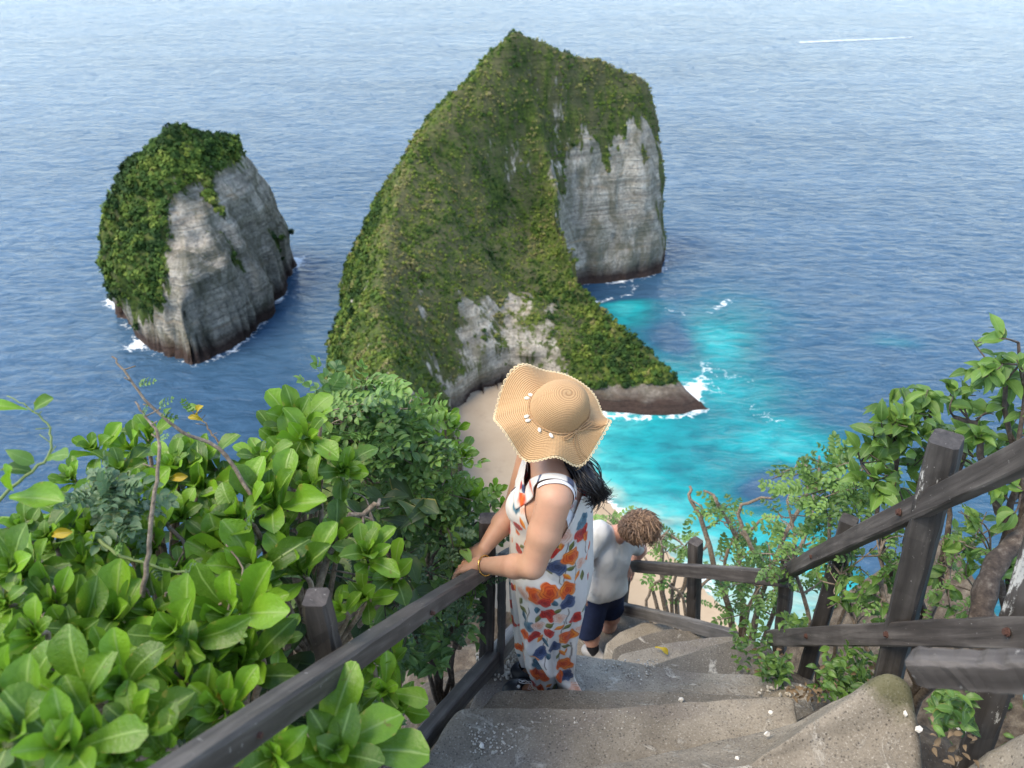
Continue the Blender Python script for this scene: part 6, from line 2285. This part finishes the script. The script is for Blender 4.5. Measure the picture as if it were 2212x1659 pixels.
# ---- right bank
shrub('oval_leaf_tree', 'small tree with oval leaves rising at the right edge above the railing', RG, (2180, 1500, 2.9), [[(2170, 1250, 2.7, .018), (2190, 1000, 2.6), (2160, 780, 2.5)], [(2200, 1150, 2.6, .014), (2215, 950, 2.5), (2200, 740, 2.45)], [(2180, 1200, 2.7, .02), (2120, 960, 2.6), (2060, 900, 2.6)]],
      [(2100, 740, 2215, 860, 2.4, 2.7, 14), (2080, 860, 2215, 960, 2.5, 2.8, 14), (2120, 960, 2230, 1100, 2.5, 2.9, 12), (2060, 800, 2110, 850, 2.5, 2.6, 4), (2150, 1080, 2230, 1300, 2.4, 2.8, 9)], OVA, 'leaf', .078, DARKBARK, per=(3, 6))
shrub('leafy_shrub', 'bushy shrub of crinkled green leaves behind the tall right post', RG, (1990, 1450, 3.4), [[(1960, 1200, 3.1, .024), (1930, 950, 3.0)], [(2000, 1180, 3.1, .02), (2010, 880, 3.0)], [(1930, 1230, 3.1, .018), (1860, 1000, 3.0)], [(2030, 1200, 3.0, .018), (2080, 960, 2.9)]],
      [(1900, 850, 2010, 930, 2.8, 3.2, 12), (1860, 900, 2060, 1000, 2.8, 3.2, 20), (1840, 980, 1990, 1080, 2.8, 3.3, 16), (2040, 920, 2130, 1060, 2.7, 3.1, 10), (1960, 840, 2000, 880, 2.9, 3.0, 4)], OVA, 'leaf', .088, DARKBARK, per=(3, 5))
shrub('leafy_shrub', 'lower shrub of broad leaves seen between the two right rails', RG, (1960, 1560, 3.2), [[(1930, 1400, 3.0, .022), (1900, 1200, 3.0)], [(2000, 1380, 2.9, .02), (2060, 1200, 2.9)], [(2080, 1380, 2.7, .02), (2140, 1200, 2.7)], [(1860, 1380, 3.2, .014), (1800, 1220, 3.2)]],
      [(1760, 1160, 1900, 1290, 3.0, 3.5, 20), (1900, 1130, 2080, 1300, 2.8, 3.3, 28), (2050, 1100, 2215, 1330, 2.5, 3.0, 24), (1780, 1280, 1980, 1340, 2.9, 3.3, 14)], OVA + PIN[:2], 'leaf', .066, BARK, per=(2, 4))
shrub('feather_leaf_shrub', 'light green feather leaved shrub left of the middle right post', RG, (1780, 1560, 4.0), [[(1790, 1300, 3.7, .018), (1800, 1050, 3.6)], [(1740, 1300, 3.8, .016), (1700, 1080, 3.8)], [(1830, 1250, 3.6, .014), (1880, 1050, 3.4)]],
      [(1700, 1030, 1850, 1110, 3.4, 3.9, 14), (1780, 950, 1900, 1060, 3.2, 3.6, 16), (1640, 1120, 1800, 1260, 3.6, 4.1, 18), (1800, 1080, 1900, 1180, 3.3, 3.6, 8)], PIN, 'compound_leaf', .11, BARK, per=(2, 4))
shrub('thorny_shrub', 'thin shrub of bare tan branches beyond the bend of the railing', RG, (1600, 1500, 5.6), [[(1560, 1250, 5.2, .026), (1500, 1100, 5.2), (1490, 1050, 5.2)], [(1600, 1230, 5.2, .022), (1560, 1090, 5.0), (1520, 1060, 5.0)], [(1640, 1250, 5.0, .02), (1600, 1100, 4.9), (1680, 1070, 4.8)], [(1660, 1230, 4.8, .02), (1740, 1060, 4.6), (1735, 1000, 4.6)],
      [(1700, 1250, 4.7, .018), (1765, 1080, 4.5), (1770, 985, 4.5)], [(1560, 1240, 5.2, .016), (1640, 1130, 5.0), (1690, 1120, 4.9)], [(1620, 1300, 5.2, .018), (1700, 1200, 4.9), (1760, 1160, 4.8)]],
      [(1520, 1080, 1640, 1140, 4.9, 5.4, 8), (1540, 1150, 1700, 1240, 4.7, 5.4, 22), (1540, 1240, 1690, 1340, 4.6, 5.3, 20), (1660, 1000, 1780, 1130, 4.4, 4.9, 9)], PIN, 'foliage', .13, BARK, stuff=True, per=(1, 3), twig_r=.004)
shrub('thorny_shrub', 'leafless brown thicket rising below the far post beside the climbing man', RG, (1450, 1480, 6.6), [[(1440, 1300, 6.4, .03), (1425, 1180, 6.3), (1440, 1150, 6.2)], [(1470, 1290, 6.4, .026), (1510, 1200, 6.2), (1530, 1170, 6.2)], [(1420, 1300, 6.4, .024), (1390, 1200, 6.3)], [(1450, 1280, 6.4, .022), (1480, 1180, 6.3)], [(1500, 1300, 6.2, .024), (1560, 1230, 6.0)], [(1400, 1310, 6.4, .02), (1440, 1230, 6.3)], [(1480, 1310, 6.3, .02), (1400, 1220, 6.3)]],
      [(1400, 1150, 1490, 1200, 6.0, 6.5, 14), (1390, 1200, 1560, 1320, 6.0, 6.5, 14), (1300, 1090, 1330, 1140, 6.3, 6.6, 4)], PIN, 'foliage', .13, BARK, stuff=True, per=(1, 2), twig_r=.005)
# weeds at the edge of the steps
leaf_mass('weeds', [(1585, 1340, 1660, 1450, 3.75, 4.0), (1690, 1330, 1740, 1390, 3.6, 4.0), (1760, 1400, 1900, 1510, 2.75, 3.1), (1780, 1440, 1860, 1500, 2.8, 3.0), (2010, 1500, 2090, 1570, 2.0, 2.2), (1640, 1420, 1700, 1470, 3.3, 3.5)], MIDGREEN, 'ovate', 620, .045, 77)
tag(bpy.data.objects['weeds'], kind='stuff')
leaf_mass('dry_litter', [(1620, 1400, 1700, 1460, 3.35, 3.55), (1760, 1440, 1900, 1520, 2.75, 2.95), (2000, 1540, 2110, 1650, 1.95, 2.15), (1700, 1480, 1800, 1510, 2.95, 3.05)], flat('dry_leaf', (0.15, 0.105, 0.06), 0.8, 0.2, 0.5, 40), 'ovate', 130, .026, 78)
tag(bpy.data.objects['dry_litter'], kind='stuff')
# one yellow leaf lying on the lower steps
e = empty('fallen_leaf', tuple(at_z(1425, 1402, -3.68)))
tag(e, 'single yellow leaf lying on the lower steps', 'leaf', 'yellowed leaves')
put(LETY[0], 'blade', at_z(1415, 1398, -3.65), (.8, -.5, 0.02), (0, 0, 1), .085, e)
# mossy leaning trunk at the right
mb = MB()
mb.tube(spline([at(2130, 1500, 2.35), at(2120, 1330, 2.4), at(2150, 1220, 2.45), at(2215, 1150, 2.5), at(2260, 1060, 2.5)], 22), np.linspace(.040, .026, 22) * (1 + .12 * np.sin(np.arange(22) * 1.9)), 12)
t_ = mb.build('trunk', DARKBARK)
tt = empty('old_trunk', tuple(at(2130, 1500, 2.35)))
parent_to(t_, tt)
tag(tt, 'thick lichen spotted trunk bending up at the right edge', 'trunk')
